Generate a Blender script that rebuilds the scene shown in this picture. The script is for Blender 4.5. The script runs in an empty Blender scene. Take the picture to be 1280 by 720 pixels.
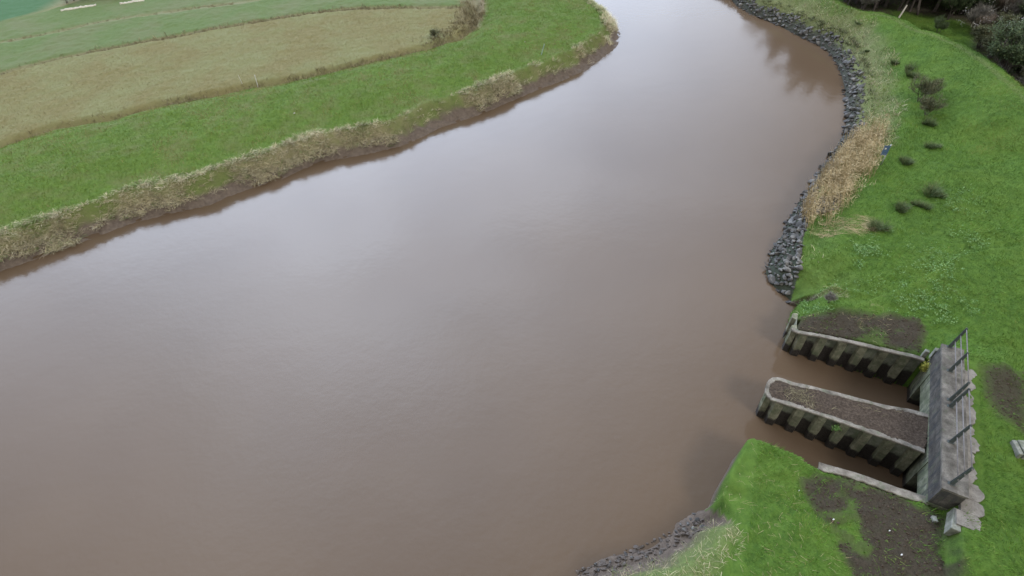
import bpy, bmesh, math, random
import numpy as np
from mathutils import Vector, Matrix
random.seed(7); RNG = np.random.default_rng(11)
sc = bpy.context.scene
COL = sc.collection

# ------------------------------------------------------------------ camera
F, HC = 700.0, 34.0
TH, PS = math.radians(45), math.radians(-2.87)
_c, _s = math.cos(TH), math.sin(TH)
R0 = np.array([1, 0, 0.]); U0 = np.array([0, _s, _c]); FW = np.array([0, _c, -_s])
RR = math.cos(PS)*R0+math.sin(PS)*U0
UU = -math.sin(PS)*R0+math.cos(PS)*U0
def gp(px, py, z=0.0):
    d = (px-640)/F*RR+(360-py)/F*UU+FW
    t = (HC-z)/-d[2]
    return (d[0]*t, d[1]*t)
def poly(pts, z=0.0):
    return [gp(p[0], p[1], p[2] if len(p) > 2 else z) for p in pts]
def project(P):
    Q = np.asarray(P)-np.array([0, 0, HC])
    a, b, w = Q@RR, Q@UU, Q@FW
    return 640+F*a/w, 360-F*b/w, w
cam = bpy.data.cameras.new('camera'); co = bpy.data.objects.new('camera', cam); COL.objects.link(co)
M = Matrix.Identity(4)
for i in range(3):
    M[i][0] = RR[i]; M[i][1] = UU[i]; M[i][2] = -FW[i]
M[2][3] = HC
co.matrix_world = M
cam.sensor_width = 36; cam.lens = F/1280*36; cam.clip_end = 6000; cam.clip_start = .5
sc.camera = co

# ------------------------------------------------------------------ noise
def _hash(ix, iy, seed):
    n = (ix.astype(np.int64)*374761393+iy.astype(np.int64)*668265263+seed*974711) & 0xffffffff
    n = ((n ^ (n >> 13))*1274126177) & 0xffffffff
    return ((n ^ (n >> 16)) & 0xffff)/65535.0
def vnoise(x, y, sc_, seed=0):
    x = np.asarray(x)/sc_; y = np.asarray(y)/sc_
    ix, iy = np.floor(x), np.floor(y); fx, fy = x-ix, y-iy
    fx = fx*fx*(3-2*fx); fy = fy*fy*(3-2*fy)
    a = _hash(ix, iy, seed); b = _hash(ix+1, iy, seed); c = _hash(ix, iy+1, seed); d = _hash(ix+1, iy+1, seed)
    return (a*(1-fx)+b*fx)*(1-fy)+(c*(1-fx)+d*fx)*fy
def fbm(x, y, sc_, seed=0, oct=3):
    v, amp, tot = 0, 1, 0
    for k in range(oct):
        v = v+amp*vnoise(x, y, sc_/2**k, seed+k*17); tot += amp; amp *= .5
    return v/tot
def sstep(a, b, x):
    t = np.clip((x-a)/(b-a), 0, 1); return t*t*(3-2*t)

# ------------------------------------------------------------------ outlines
leftpx = [(0,340),(33,329),(66,317),(121,297),(164,280),(197,272),(230,264),(262,257),(295,243),(328,232),(354,224),(374,214),(400,204),
          (426,199),(456,194),(499,184),(520,176),(548,161),(597,145),(630,131),(679,110),(700,103),(715,96),(735,87),(755,71),(766,64),(773,56),(776,44),(771,29),(748,10),(741,0)]
LEFT = [(-260,-60),(-120,2)]+[gp(*p) for p in leftpx]+[(9,128),(-12,175),(-45,260),(-70,420),(-60,1500)]
rightpx = [(915,0),(920,7),(935,16),(950,23),(970,30),(990,41),(1002,47),(1020,55),(1035,65),(1045,78),(1052,95),(1056,112),(1057,130),(1058,150),(1054,168),
           (1046,182),(1034,200),(1020,220),(1012,236),(1003,246),(994,260),(984,277),(979,292),(970,303),(964,314),(961,328),(957,340),(961,352),(970,361),(980,369),(987,375)]
# (x, y, profile width): 3 = riprap, .5 = steep earth, 0 = piled wall
RP = [(-10,1500,3.),(12,420,3.),(-5,265,3.),(18,185,3.),(33,125,3.)]+[(*gp(*p),3.) for p in rightpx]
RP += [(*gp(986,386,0.3),.7),(*gp(987,399,1.6),.5)]
WING = poly([(989,411,2.4),(992,415,2.4),(998,417.5,2.42),(1012,419.5,2.5),(1027,422,2.6),(1056,427,2.8),(1095,436,3.0),(1150,449,3.25)])
RP += [(x,y,0.) for x,y in WING]
ZD = 4.9
dA = np.array(gp(1177.5,429,ZD)); dB = np.array(gp(1177.5,610,ZD))     # front edge of the deck, north and south end
hd = (dB-dA)/np.linalg.norm(dB-dA)                                      # along the headwall, towards the south
hn = np.array([hd[1],-hd[0]])                                           # out over the channels
if hn[0] > 0: hn = -hn
HL = np.linalg.norm(dB-dA)
def HW(a, b):                                                           # a along from the north end, b out towards the river
    return tuple(dA+hd*a+hn*b)
STRIP = poly([(1158,621),(1118,608),(1073,592),(1024,578)],3.1)
def wl_hit(p, q):                                                       # point 0.8 m behind the wall face on line p->q
    p = np.array(p); q = np.array(q); d = (q-p)/np.linalg.norm(q-p)
    t = ((-.8)-np.dot(p-dA,hn))/np.dot(d,hn)
    return tuple(p+d*t)
wN = wl_hit(WING[-2],WING[-1]); wS = wl_hit(STRIP[1],STRIP[0])
RP += [(*wN,0.),(*wS,0.)]+[(x,y,0.) for x,y in STRIP]
SB = poly([(1008,569),(991,561),(974,555),(954,547),(941,543),(930,545),(922,561),(913,576),(904,592),(899,607),(895,620),(888,640),(882,652)],2.9)
RP += [(x,y,.31 if k_ < 9 else .5) for k_, (x,y) in enumerate(SB[:10])]
RP += [(*gp(866,641),1.3),(*gp(845,653),1.9),(*gp(840,667),2.),(*gp(814,684),2.),(*gp(790,689),2.2),(*gp(762,695),2.2),(*gp(740,702),2.2),(*gp(726,717),2.2)]
RP += [(-2,6,2.),(-14,-4,2.),(-60,-60,2.),(-260,-260,2.)]
RIGHT = [(p[0],p[1]) for p in RP]; RW = [p[2] for p in RP]
_cp = [(1040,4,3.9),(1071,15,4.1),(1101,19,4.3),(1118,24,4.4),(1142,37,4.7),(1162,43,4.8),(1193,55,5.0),(1213,67,5.2),(1233,81,5.3),(1254,99,5.4),(1270,113,5.5),(1290,131,5.6)]
CREST = [(10,1500),(26,430),(20,280),(34,190),(46,125),(50,104)]+poly(_cp)+[(54,44),(51,30),(45,12),(37,-6),(-20,-110),(-200,-330)]
CZ = [3.9]*6+[p[2] for p in _cp]+[5.6]*6
L1 = [(-220,-80),(-110,30)]+poly([(0,184),(66,161),(144,148),(197,133),(269,120),(321,108),(361,102),(400,93),(466,77),(531,62),(577,47.5),(600,30),(606,14),(606,0)],2)+[(-4,130),(-25,180),(-60,270),(-85,430),(-75,1500)]
L2 = [(-150,40)]+poly([(0,90),(66,72),(131,59),(197,47.5),(272,33),(354,20),(387,15),(449,8),(577,7)],2)
L3 = [(-150,60)]+poly([(0,52),(66,39),(125,26),(197,15),(295,3)],2)+[(-20,116)]
L4 = [(-180,70)]+poly([(0,28),(75,8),(98,0)],2)+[(-60,128),(-30,150)]

def dist_poly(X, Y, P, W=None):
    best = np.full(X.shape, 1e9); wb = np.zeros(X.shape); ib = np.zeros(X.shape)
    for i in range(len(P)-1):
        ax, ay = P[i]; bx, by = P[i+1]; dx, dy = bx-ax, by-ay; L = dx*dx+dy*dy+1e-12
        t = np.clip(((X-ax)*dx+(Y-ay)*dy)/L, 0, 1)
        d = np.hypot(X-ax-t*dx, Y-ay-t*dy)
        m = d < best; best = np.where(m, d, best)
        ib = np.where(m, i+t, ib)
        if W is not None: wb = np.where(m, W[i]+(W[i+1]-W[i])*t, wb)
    return best, wb, ib
def inside(X, Y, P):
    r = np.zeros(X.shape, bool); n = len(P)
    for i in range(n):
        ax, ay = P[i]; bx, by = P[(i+1) % n]
        if ay == by: continue
        c = ((ay > Y) != (by > Y)) & (X < (bx-ax)*(Y-ay)/(by-ay)+ax)
        r ^= c
    return r
def soft_in(X, Y, P, w):
    d, _, _ = dist_poly(X, Y, list(P)+[P[0]])
    return sstep(-w, w, np.where(inside(X, Y, P), d, -d))

# ------------------------------------------------------------------ terrain field
def axis(lo, hi, f0, f1, st, fst, far):
    a = list(np.arange(lo, f0, st))+list(np.arange(f0, f1, fst))+list(np.arange(f1, hi, st))
    d, x, R_ = st, a[-1], []
    while x < far: d *= 1.18; x += d; R_.append(x)
    d, x, L_ = st, a[0], []
    while x > -far: d *= 1.18; x -= d; L_.append(x)
    return np.array(L_[::-1]+a+R_)
AX = axis(-104, 98, 8, 32, .28, .13, 2500); AY = axis(4, 128, 9, 33, .28, .13, 2500)
GX, GY = np.meshgrid(AX, AY)
SOIL_N = poly([(993,396),(1012,388),(1030,390),(1050,388),(1068,392),(1090,396),(1115,396),(1148,402),(1158,418),(1150,447),(1095,436),(1027,423),(990,412)],2.8)
SOIL_S = poly([(1024,592),(1000,596),(1001,612),(1014,636),(1030,662),(1040,688),(1056,712),(1070,735),(1190,735),(1200,706),(1180,680),(1186,650),(1168,634),(1118,612),(1073,597)],3.1)
SOIL_E = poly([(1226,462),(1250,456),(1290,458),(1290,545),(1268,530),(1246,520),(1230,498)],4.0)
NOSE_N = poly([(990,409),(996,388),(1012,384),(1030,388),(1042,400),(1050,424),(1012,418)],2.6)
NEARG = poly([(992,388),(997,360),(1001,332),(1003,300),(1012,268),(1080,268),(1080,400),(990,400)],1.9)
def field(X, Y):
    D = {}
    dL, _, _ = dist_poly(X, Y, LEFT); dR, wR, iR = dist_poly(X, Y, RIGHT, RW)
    ring = LEFT+RIGHT
    inw = inside(X, Y, ring)
    left = dL < dR
    s = np.where(inw, -np.minimum(dL, dR), np.minimum(dL, dR))
    big = fbm(X, Y, 9, 3); med = fbm(X, Y, 1.9, 5); fin = fbm(X, Y, .55, 9, 2)
    # left bank
    cut = (fbm(X, Y, 3.2, 21)-.5)*1.1
    sl = s+cut*sstep(0,1.,s)
    hl = .8*sstep(-.1, 1.6, sl)+1.45*sstep(1.4, 2.6, sl)+.75*sstep(3, 10, s)
    gully = sstep(.45,.8,fbm(X*1.0, Y, .8, 44, 2))*sstep(0,.5,s)*sstep(2.4,1.2,s)
    hl -= .28*gully
    d1, _, i1 = dist_poly(X, Y, L1)
    r1 = inside(X, Y, L1+LEFT[::-1])
    d1 = np.where(r1, d1, -d1)
    d2, _, _ = dist_poly(X, Y, L2); d3, _, _ = dist_poly(X, Y, L3); d4, _, _ = dist_poly(X, Y, L4)
    fieldz = 1.85+.12*big
    hl = np.where(d1 > 0, 1.9+(hl-1.9)*np.where(s > 4, sstep(-.5, 4.5, d1), 1), fieldz)
    bend = sstep(-10,2,X)*sstep(88,93,Y)                                    # wide ditch at the bend
    dw = 1.0+1.6*bend
    ditch = np.exp(-((d1+1.0+1.2*bend)/(.7+.5*bend))**2)
    hl -= ditch*(1.0+.25*fbm(X,Y,3,31))
    hl -= .35*np.exp(-(d2/.6)**2)*(d1 < -2)+.15*np.exp(-(d3/.7)**2)*(d1 < -2)
    # right bank
    w = np.maximum(wR, .12); off = np.where(wR < .3, .28, 0)
    hr = 3.0*sstep(0, 1, (s-off)/w)
    hr = np.where(wR > 2.5, 1.9*np.clip(s/1.9, 0, 1)**.85+1.05*sstep(1.9, 5.5, s), hr)
    shelf = (wR > .8) & (wR < 2.5)
    hsh = .5*np.clip(s/1.6, 0, 1)**.7+2.4*sstep(.8, 2.4, s); fs = sstep(.35, 1.25, wR)*(wR < 2.5); hr = hr*(1-fs)+hsh*fs
    hr += .045*np.clip(s-w, 0, 14)
    dc, cz, _ = dist_poly(X, Y, CREST, CZ)
    rc = inside(X, Y, CREST+RIGHT[::-1])
    lev = sstep(9.5, .6, dc)*np.where(wR > 2.5, sstep(1.5, 6, s), 1)
    hr = np.where(rc, hr+(cz-hr)*lev, 2.0+(cz-2.0)*sstep(6., .5, dc))
    hr = np.where(s < .3, np.minimum(hr, 3.0), hr)
    # ground made up behind the headwall
    a = (X-dA[0])*hd[0]+(Y-dA[1])*hd[1]; b = (X-dA[0])*hn[0]+(Y-dA[1])*hn[1]
    up = sstep(-3.5, -.5, a)*sstep(HL+5.2, HL+2.7, a)*sstep(-7, -3.0, b)*sstep(-.9, -1.25, b)
    hr = np.where(b < -.8, hr+(4.12-hr)*up, hr)
    hr = np.where((a < 5) & (b > 1), hr-.7*sstep(1.5, 9, b)*np.exp(-np.maximum(s, 0)/3.5)*(wR < 2), hr)
    h = np.where(left, hl, hr)
    bed = np.maximum(-1.6, s*.75-.15)
    bed = np.where(wR < .3, np.where(left, bed, -1.2), bed)
    h = np.where(s < off*(~left), bed, h)
    D['mud_l'] = left*sstep(1.8, 1.1, sl+(med-.5)*1.4)
    land = sstep(.2, 1.0, s)
    soil = np.maximum.reduce([soft_in(X, Y, SOIL_N, .7), soft_in(X, Y, SOIL_S, .7), soft_in(X, Y, SOIL_E, .8)*.95])
    soil = soil*(1-.5*sstep(.62,.74,fbm(X,Y,1.6,77))*(1-soft_in(X,Y,NOSE_N,.5)))*(~left)
    soil *= sstep(.46,.56,.5*soil+.2*med+.38*fin+.04)
    D['soil'] = soil
    straw = left*(d1 < 0)
    inL2 = straw*inside(X, Y, L2+[gp(600,30,2)]+[gp(540,60,2)]+L1[13:1:-1])
    D['field'] = (left & (d1 < -1.5)).astype(float)
    D['straw'] = inL2.astype(float)
    D['ditch'] = ditch*left*(np.abs(d1)<8)
    D['bend'] = left*bend*sstep(-5.0,-3.8,d1)*sstep(.3,-.2,d1)
    D['mud_r'] = (~left)*np.where(shelf, sstep(1.9, 1.1, s+(med-.5)*1.4), np.where(wR < 2.5, sstep(.22,.08,s), 0))
    D['rip'] = (~left)*(wR >= 2.5)*sstep(0, .5, np.where(Y < 42, 3.2, 1.3)-s-(med-.5)*.8)*~inside(X, Y, NEARG)
    D['d1'] = d1; D['d2'] = d2; D['d3'] = d3; D['d4'] = d4; D['dc'] = dc; D['s'] = s; D['left'] = left; D['wR'] = wR; D['i'] = iR
    lump = np.where(D['soil'] > .5, .10, .24)*(med-.5)+.20*(fin-.5)
    farfade = sstep(140, 90, np.hypot(X, Y-30))
    h = h+lump*sstep(.1, .8, s)*(.3+.7*farfade)
    h = np.where((D['mud_l']+D['mud_r'] > .5) & (s > 0), h+np.where(left, .16, .34)*(fbm(X, Y, .6, 63, 3)-.5), h)
    D['h'] = h
    return D
G = field(GX, GY)
H_ = G['h']
def lut(A, x, y):
    i = np.clip(np.searchsorted(AX, x)-1, 0, len(AX)-2); j = np.clip(np.searchsorted(AY, y)-1, 0, len(AY)-2)
    fx = (x-AX[i])/(AX[i+1]-AX[i]); fy = (y-AY[j])/(AY[j+1]-AY[j])
    return (A[j, i]*(1-fx)+A[j, i+1]*fx)*(1-fy)+(A[j+1, i]*(1-fx)+A[j+1, i+1]*fx)*fy
def gz(x, y):
    return float(lut(H_, np.array([x]), np.array([y]))[0])

# ------------------------------------------------------------------ object helpers
def tag(o, label=None, cat=None, group=None, kind=None):
    if label: o['label'] = label
    if cat: o['category'] = cat
    if group: o['group'] = group
    if kind: o['kind'] = kind
    return o
def link(name, me, mat, parent=None, loc=None):
    o = bpy.data.objects.new(name, me); COL.objects.link(o)
    if mat is not None: me.materials.append(mat)
    if parent is not None: o.parent = parent
    if loc is not None: o.location = loc
    return o
def empty(name, loc=(0, 0, 0), rz=0):
    o = bpy.data.objects.new(name, None); COL.objects.link(o); o.location = loc; o.rotation_euler.z = rz; o.empty_display_size = .2
    return o
def copy_tree(o, parent=None):
    c = o.copy(); COL.objects.link(c); c.parent = parent
    for ch in list(o.children): copy_tree(ch, c)
    return c
def mesh_np(name, V, Fc, n, attrs=None, smooth=False):
    """V (N,3), Fc (M,n) faces all with n corners"""
    me = bpy.data.meshes.new(name)
    me.vertices.add(len(V)); me.vertices.foreach_set('co', np.asarray(V, np.float32).ravel())
    me.loops.add(Fc.size); me.loops.foreach_set('vertex_index', np.asarray(Fc, np.int32).ravel())
    me.polygons.add(len(Fc)); me.polygons.foreach_set('loop_start', np.arange(0, Fc.size, n, dtype=np.int32))
    me.polygons.foreach_set('use_smooth', np.full(len(Fc), smooth))
    me.update(calc_edges=True)
    if attrs:
        for k, a in attrs.items():
            at = me.attributes.new(k, 'FLOAT', 'POINT'); at.data.foreach_set('value', np.asarray(a, np.float32).ravel())
    return me
def bm_mesh(bm, name, smooth=False):
    me = bpy.data.meshes.new(name); bm.normal_update(); bm.to_mesh(me); bm.free()
    for p in me.polygons: p.use_smooth = smooth
    return me
def add_prism(bm, ring, z0, z1):
    """ring of (x,y); z0/z1 numbers or lists"""
    n = len(ring)
    zz0 = z0 if hasattr(z0, '__len__') else [z0]*n; zz1 = z1 if hasattr(z1, '__len__') else [z1]*n
    a = sum(ring[i][0]*ring[(i+1) % n][1]-ring[(i+1) % n][0]*ring[i][1] for i in range(n))
    lo = [bm.verts.new((p[0], p[1], zz0[i])) for i, p in enumerate(ring)]
    hi = [bm.verts.new((p[0], p[1], zz1[i])) for i, p in enumerate(ring)]
    if a < 0: lo.reverse(); hi.reverse()
    bm.faces.new(hi); bm.faces.new(lo[::-1])
    for i in range(n):
        j = (i+1) % n; bm.faces.new((lo[i], lo[j], hi[j], hi[i]))
def add_tube(bm, p, q, r0, r1=None, n=6, caps=True):
    r1 = r0 if r1 is None else r1
    p, q = Vector(p), Vector(q); d = (q-p).normalized()
    t = d.orthogonal().normalized(); b = d.cross(t)
    A = [bm.verts.new(p+(t*math.cos(k*2*math.pi/n)+b*math.sin(k*2*math.pi/n))*r0) for k in range(n)]
    B = [bm.verts.new(q+(t*math.cos(k*2*math.pi/n)+b*math.sin(k*2*math.pi/n))*r1) for k in range(n)]
    for k in range(n):
        bm.faces.new((A[k], A[(k+1) % n], B[(k+1) % n], B[k]))
    if caps: bm.faces.new(A[::-1]); bm.faces.new(B)
def rough(bm, amp, scale=.3, sub=0, seed=0, zlock=False):
    from mathutils import noise
    if sub: bmesh.ops.subdivide_edges(bm, edges=bm.edges[:], cuts=sub, use_grid_fill=True)
    off = Vector((seed*13.1, seed*7.7, seed*3.3))
    for v in bm.verts:
        d = noise.noise_vector(v.co/scale+off)*amp
        if zlock: d.z *= .3
        v.co += d

# ------------------------------------------------------------------ materials
def nt_mat(name, rough_=.85, spec=.3):
    m = bpy.data.materials.new(name); m.use_nodes = True
    b = m.node_tree.nodes['Principled BSDF']; b.inputs['Roughness'].default_value = rough_
    b.inputs['Specular IOR Level'].default_value = spec
    return m, m.node_tree, b
class N:
    def __init__(s, nt): s.nt = nt
    def new(s, t, **k):
        n = s.nt.nodes.new(t)
        for a, v in k.items(): setattr(n, a, v)
        return n
    def attr(s, name):
        n = s.new('ShaderNodeAttribute'); n.attribute_name = name; return n.outputs['Fac']
    def coord(s, w='Object'):
        return s.new('ShaderNodeTexCoord').outputs[w]
    def noise(s, scale, detail=4, vec=None, rough=.6, dist=0.):
        n = s.new('ShaderNodeTexNoise'); n.inputs['Scale'].default_value = scale; n.inputs['Detail'].default_value = detail
        n.inputs['Roughness'].default_value = rough; n.inputs['Distortion'].default_value = dist
        s.nt.links.new(vec if vec is not None else s.coord(), n.inputs['Vector']); return n.outputs['Fac']
    def mapv(s, vec, scale=(1, 1, 1), rot=(0, 0, 0)):
        n = s.new('ShaderNodeMapping'); n.inputs['Scale'].default_value = scale; n.inputs['Rotation'].default_value = rot
        s.nt.links.new(vec, n.inputs['Vector']); return n.outputs[0]
    def ramp(s, fac, stops, interp='LINEAR'):
        n = s.new('ShaderNodeValToRGB'); cr = n.color_ramp; cr.interpolation = interp
        while len(cr.elements) < len(stops): cr.elements.new(.5)
        for e, (p, c) in zip(cr.elements, stops):
            e.position = p; e.color = (*c, 1) if hasattr(c, '__len__') else (c, c, c, 1)
        s.nt.links.new(fac, n.inputs['Fac']); return n.outputs['Color']
    def mix(s, f, a, b, mode='MIX'):
        n = s.new('ShaderNodeMix', data_type='RGBA', blend_type=mode)
        for i, v in ((0, f), (6, a), (7, b)):
            if hasattr(v, 'is_output'): s.nt.links.new(v, n.inputs[i])
            elif hasattr(v, '__len__'): n.inputs[i].default_value = (*v, 1)
            elif i == 0: n.inputs[0].default_value = v
            else: n.inputs[i].default_value = (v, v, v, 1)
        return n.outputs[2]
    def math(s, op, a, b=0., clamp=False):
        n = s.new('ShaderNodeMath', operation=op, use_clamp=clamp)
        for i, v in ((0, a), (1, b)):
            if hasattr(v, 'is_output'): s.nt.links.new(v, n.inputs[i])
            else: n.inputs[i].default_value = v
        return n.outputs[0]
    def sep(s, vec):
        n = s.new('ShaderNodeSeparateXYZ'); s.nt.links.new(vec, n.inputs[0]); return n.outputs
    def bump(s, h, strength, dist, bsdf):
        n = s.new('ShaderNodeBump'); n.inputs['Strength'].default_value = strength; n.inputs['Distance'].default_value = dist
        s.nt.links.new(h, n.inputs['Height']); s.nt.links.new(n.outputs[0], bsdf.inputs['Normal'])
    def out(s, v, sock): s.nt.links.new(v, sock)

# ground
MG, nt, b = nt_mat('ground_cover', .95, .15); n = N(nt)
c1 = n.noise(.35, 4); c2 = n.noise(2.2, 6, rough=.7); c3 = n.noise(9, 5, rough=.7)
gr_r = n.mix(n.ramp(c2, [(.35, 0), (.65, 1)]), (.038, .082, .014), (.074, .138, .022))
gr_r = n.mix(n.ramp(c3, [(.5, 0), (.75, .6)]), gr_r, (.10, .15, .035))
gr_l = n.mix(n.ramp(c2, [(.35, 0), (.65, 1)]), (.058, .105, .018), (.095, .155, .028))
gr_l = n.mix(n.ramp(c1, [(.45, 0), (.7, .7)]), gr_l, (.115, .125, .05))
gr_r = n.mix(n.ramp(n.noise(.22, 4, rough=.65), [(.45, 0), (.68, .65)]), gr_r, (.088, .145, .024))
col = n.mix(n.attr('left'), gr_r, gr_l)
straw = n.mix(n.ramp(c2, [(.3, 0), (.7, 1)]), (.128, .122, .050), (.185, .163, .076))
straw = n.mix(n.ramp(n.noise(.16, 3), [(.4, 0), (.62, .55)]), straw, (.17, .19, .09))
farg = n.mix(n.ramp(c2, [(.3, 0), (.7, 1)]), (.075, .118, .038), (.105, .145, .052))
farg = n.mix(n.ramp(n.noise(.12, 3), [(.42, 0), (.62, .6)]), farg, (.125, .135, .07))
col = n.mix(n.attr('field'), col, farg)
col = n.mix(n.attr('straw'), col, straw)
col = n.mix(n.attr('teal'), col, (.05, .115, .05))
dry = n.mix(n.ramp(c3, [(.3, 0), (.7, 1)]), (.14, .13, .075), (.27, .24, .15))
col = n.mix(n.attr('dry'), col, dry)
soil = n.mix(n.ramp(c3, [(.3, 0), (.7, 1)]), (.024, .020, .014), (.056, .046, .033))
col = n.mix(n.attr('bend'), col, n.mix(n.ramp(c3, [(.3, 0), (.7, 1)]), (.12, .085, .055), (.20, .15, .10)))
col = n.mix(n.attr('soil'), col, soil)
mud = n.mix(n.ramp(n.noise(3, 5), [(.3, 0), (.7, 1)]), (.075, .058, .047), (.130, .104, .084))
col = n.mix(n.attr('mud'), col, mud)
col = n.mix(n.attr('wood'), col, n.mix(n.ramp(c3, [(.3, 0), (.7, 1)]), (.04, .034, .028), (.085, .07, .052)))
col = n.mix(n.math('MULTIPLY', n.attr('rip'), .85), col, (.035, .036, .038))
n.out(col, b.inputs['Base Color'])
n.out(n.math('SUBTRACT', .95, n.math('MULTIPLY', n.attr('mud'), .32)), b.inputs['Roughness'])
n.bump(n.math('ADD', c3, n.noise(28, 3)), .7, .06, b)

def grass_mat(name, stops, rough_=.8, zmix=None):
    m, nt, b = nt_mat(name, rough_, .2); n = N(nt)
    c = n.ramp(n.attr('rnd'), stops)
    c = n.mix(.55, c, n.mix(n.ramp(n.noise(.4, 4), [(.35, 0), (.65, 1)]), n.mix(1, c, .72, 'MULTIPLY'), n.mix(1, c, 1.22, 'MULTIPLY')))
    n.out(c, b.inputs['Base Color']); return m
M_gr = grass_mat('grass_blades', [(0, (.036, .090, .010)), (.5, (.076, .165, .018)), (.85, (.115, .215, .028)), (1, (.19, .21, .06))])
M_gl = grass_mat('pasture_blades', [(0, (.058, .115, .014)), (.6, (.102, .175, .024)), (.9, (.15, .185, .05)), (1, (.20, .18, .08))])
M_dry = grass_mat('dry_blades', [(0, (.24, .22, .14)), (.4, (.45, .405, .27)), (.8, (.60, .54, .38)), (1, (.17, .23, .08))])
M_reed = grass_mat('reed_stalks', [(0, (.18, .135, .07)), (.4, (.33, .255, .14)), (.8, (.46, .375, .23)), (1, (.17, .16, .08))])
M_straw = grass_mat('straw_blades', [(0, (.10, .108, .042)), (.5, (.172, .152, .070)), (1, (.27, .22, .125))])
M_hedge = grass_mat('ditch_blades', [(0, (.08, .07, .042)), (.5, (.17, .15, .085)), (1, (.30, .26, .16))])
M_rush = grass_mat('rush_blades', [(0, (.045, .075, .028)), (.6, (.085, .135, .05)), (1, (.19, .19, .10))])
M_leaf = grass_mat('weed_leaves', [(0, (.05, .12, .025)), (.6, (.10, .19, .055)), (1, (.17, .26, .10))], .55)
M_yel = grass_mat('moss_leaves', [(0, (.16, .16, .03)), (1, (.34, .33, .06))])
M_tw = grass_mat('bare_twigs', [(0, (.09, .085, .077)), (.6, (.175, .165, .145)), (1, (.27, .25, .21))])
M_twr = grass_mat('russet_twigs', [(0, (.08, .065, .052)), (.6, (.155, .122, .096)), (1, (.23, .185, .14))])
M_ever = grass_mat('dark_leaves', [(0, (.028, .045, .02)), (.6, (.06, .092, .038)), (1, (.12, .14, .065))])
M_olive = grass_mat('olive_leaves', [(0, (.045, .052, .026)), (.6, (.092, .102, .05)), (1, (.165, .145, .085))])
M_fluff = grass_mat('seed_heads', [(0, (.35, .34, .33)), (1, (.6, .6, .58))])

MG_MUD, nt, b = nt_mat('lumpy_mud', .6); n = N(nt)
n.out(n.ramp(n.noise(3, 5), [(.3, (.04, .034, .03)), (.7, (.11, .09, .078))]), b.inputs['Base Color'])
M_bark, nt, b = nt_mat('bark', .9); n = N(nt)
n.out(n.ramp(n.noise(4, 5), [(.3, (.05, .042, .038)), (.7, (.12, .10, .09))]), b.inputs['Base Color'])
M_pale, nt, b = nt_mat('pale_timber', .8); n = N(nt)
n.out(n.ramp(n.noise(6, 5), [(.3, (.36, .34, .30)), (.7, (.55, .53, .48))]), b.inputs['Base Color'])

M_stone, nt, b = nt_mat('rubble_rock', .75, .35); n = N(nt)
oi = n.new('ShaderNodeObjectInfo').outputs['Random']
vec = n.new('ShaderNodeNewGeometry').outputs['Position']
k = n.math('ADD', n.math('MULTIPLY', n.noise(1.7, 2, vec), .8), n.math('MULTIPLY', n.noise(9, 4, vec), .3))
c = n.ramp(k, [(.35, (.030, .030, .030)), (.55, (.072, .071, .070)), (.75, (.20, .195, .18))])
c = n.mix(n.ramp(n.sep(vec)[2], [(.0, 1), (.35, .0)]), c, (.035, .032, .032))
n.out(c, b.inputs['Base Color']); n.bump(n.noise(11, 4, vec), .5, .05, b)

def conc(name, a, b_, c_, algae=0., tide_shade=None, bumpv=.5, streak=False):
    m, nt, b = nt_mat(name, .88, .25); n = N(nt)
    P = n.new('ShaderNodeNewGeometry').outputs['Position']
    col = n.ramp(n.noise(1.6, 6, P, .65), [(.32, a), (.5, b_), (.68, c_)])
    fine = n.noise(14, 5, P, .7)
    col = n.mix(n.ramp(fine, [(.3, .55), (.48, 0)]), col, tuple(v*.45 for v in a))
    if streak:
        st = n.noise(3.5, 4, n.mapv(P, (1, 1, .18)), .6)
        col = n.mix(n.ramp(st, [(.5, 0), (.62, .75)]), col, (.028, .030, .034))
    if algae:
        al = n.noise(2.6, 4, n.mapv(P, (1, 1, .35)), .6)
        col = n.mix(n.ramp(al, [(.62-algae*.35, 0), (.85-algae*.35, .85)]), col, (.082, .100, .060))
    if tide_shade is not None:
        z = n.math('ADD', n.sep(P)[2], n.math('MULTIPLY', n.math('SUBTRACT', n.noise(2.6, 4, P, .6), .5), .8))
        f = n.new('ShaderNodeMapRange'); f.inputs[1].default_value = tide_shade-.10; f.inputs[2].default_value = tide_shade+.10
        n.out(z, f.inputs[0])
        col = n.mix(f.outputs[0], n.ramp(n.noise(9, 4, P), [(.3, (.012, .011, .011)), (.75, (.045, .040, .036))]), col)
        n.out(n.ramp(f.outputs[0], [(0, .45), (1, .88)]), b.inputs['Roughness'])
    n.out(col, b.inputs['Base Color']); n.bump(n.math('ADD', fine, n.noise(40, 3, P)), bumpv, .03, b)
    return m
M_cap = conc('weathered_coping', (.075, .068, .056), (.155, .14, .12), (.25, .23, .20), .3)
M_pile = conc('pile_concrete', (.068, .068, .046), (.140, .140, .098), (.225, .222, .165), .45, .75, streak=False)
M_panel = conc('panel_concrete', (.07, .075, .06), (.14, .15, .12), (.19, .195, .16), .5, 1.6)  # black lower part is wet staining plus deep recess shade painted in
M_deck = conc('deck_concrete', (.055, .050, .043), (.108, .100, .088), (.19, .177, .158), .12, bumpv=1.)
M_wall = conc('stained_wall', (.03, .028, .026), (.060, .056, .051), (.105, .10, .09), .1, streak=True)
M_pil = conc('algae_wall', (.06, .065, .045), (.125, .135, .095), (.21, .215, .165), .5, .5, streak=True)
M_post = conc('post_concrete', (.10, .105, .085), (.18, .185, .16), (.26, .26, .235), .4)
M_apron = conc('apron_concrete', (.12, .11, .098), (.18, .168, .152), (.255, .24, .218), .0)
M_hole, nt, b = nt_mat('culvert_painted_dark', .9); b.inputs['Base Color'].default_value = (.012, .012, .012, 1)  # near black colour paints in the darkness inside the openings
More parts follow.
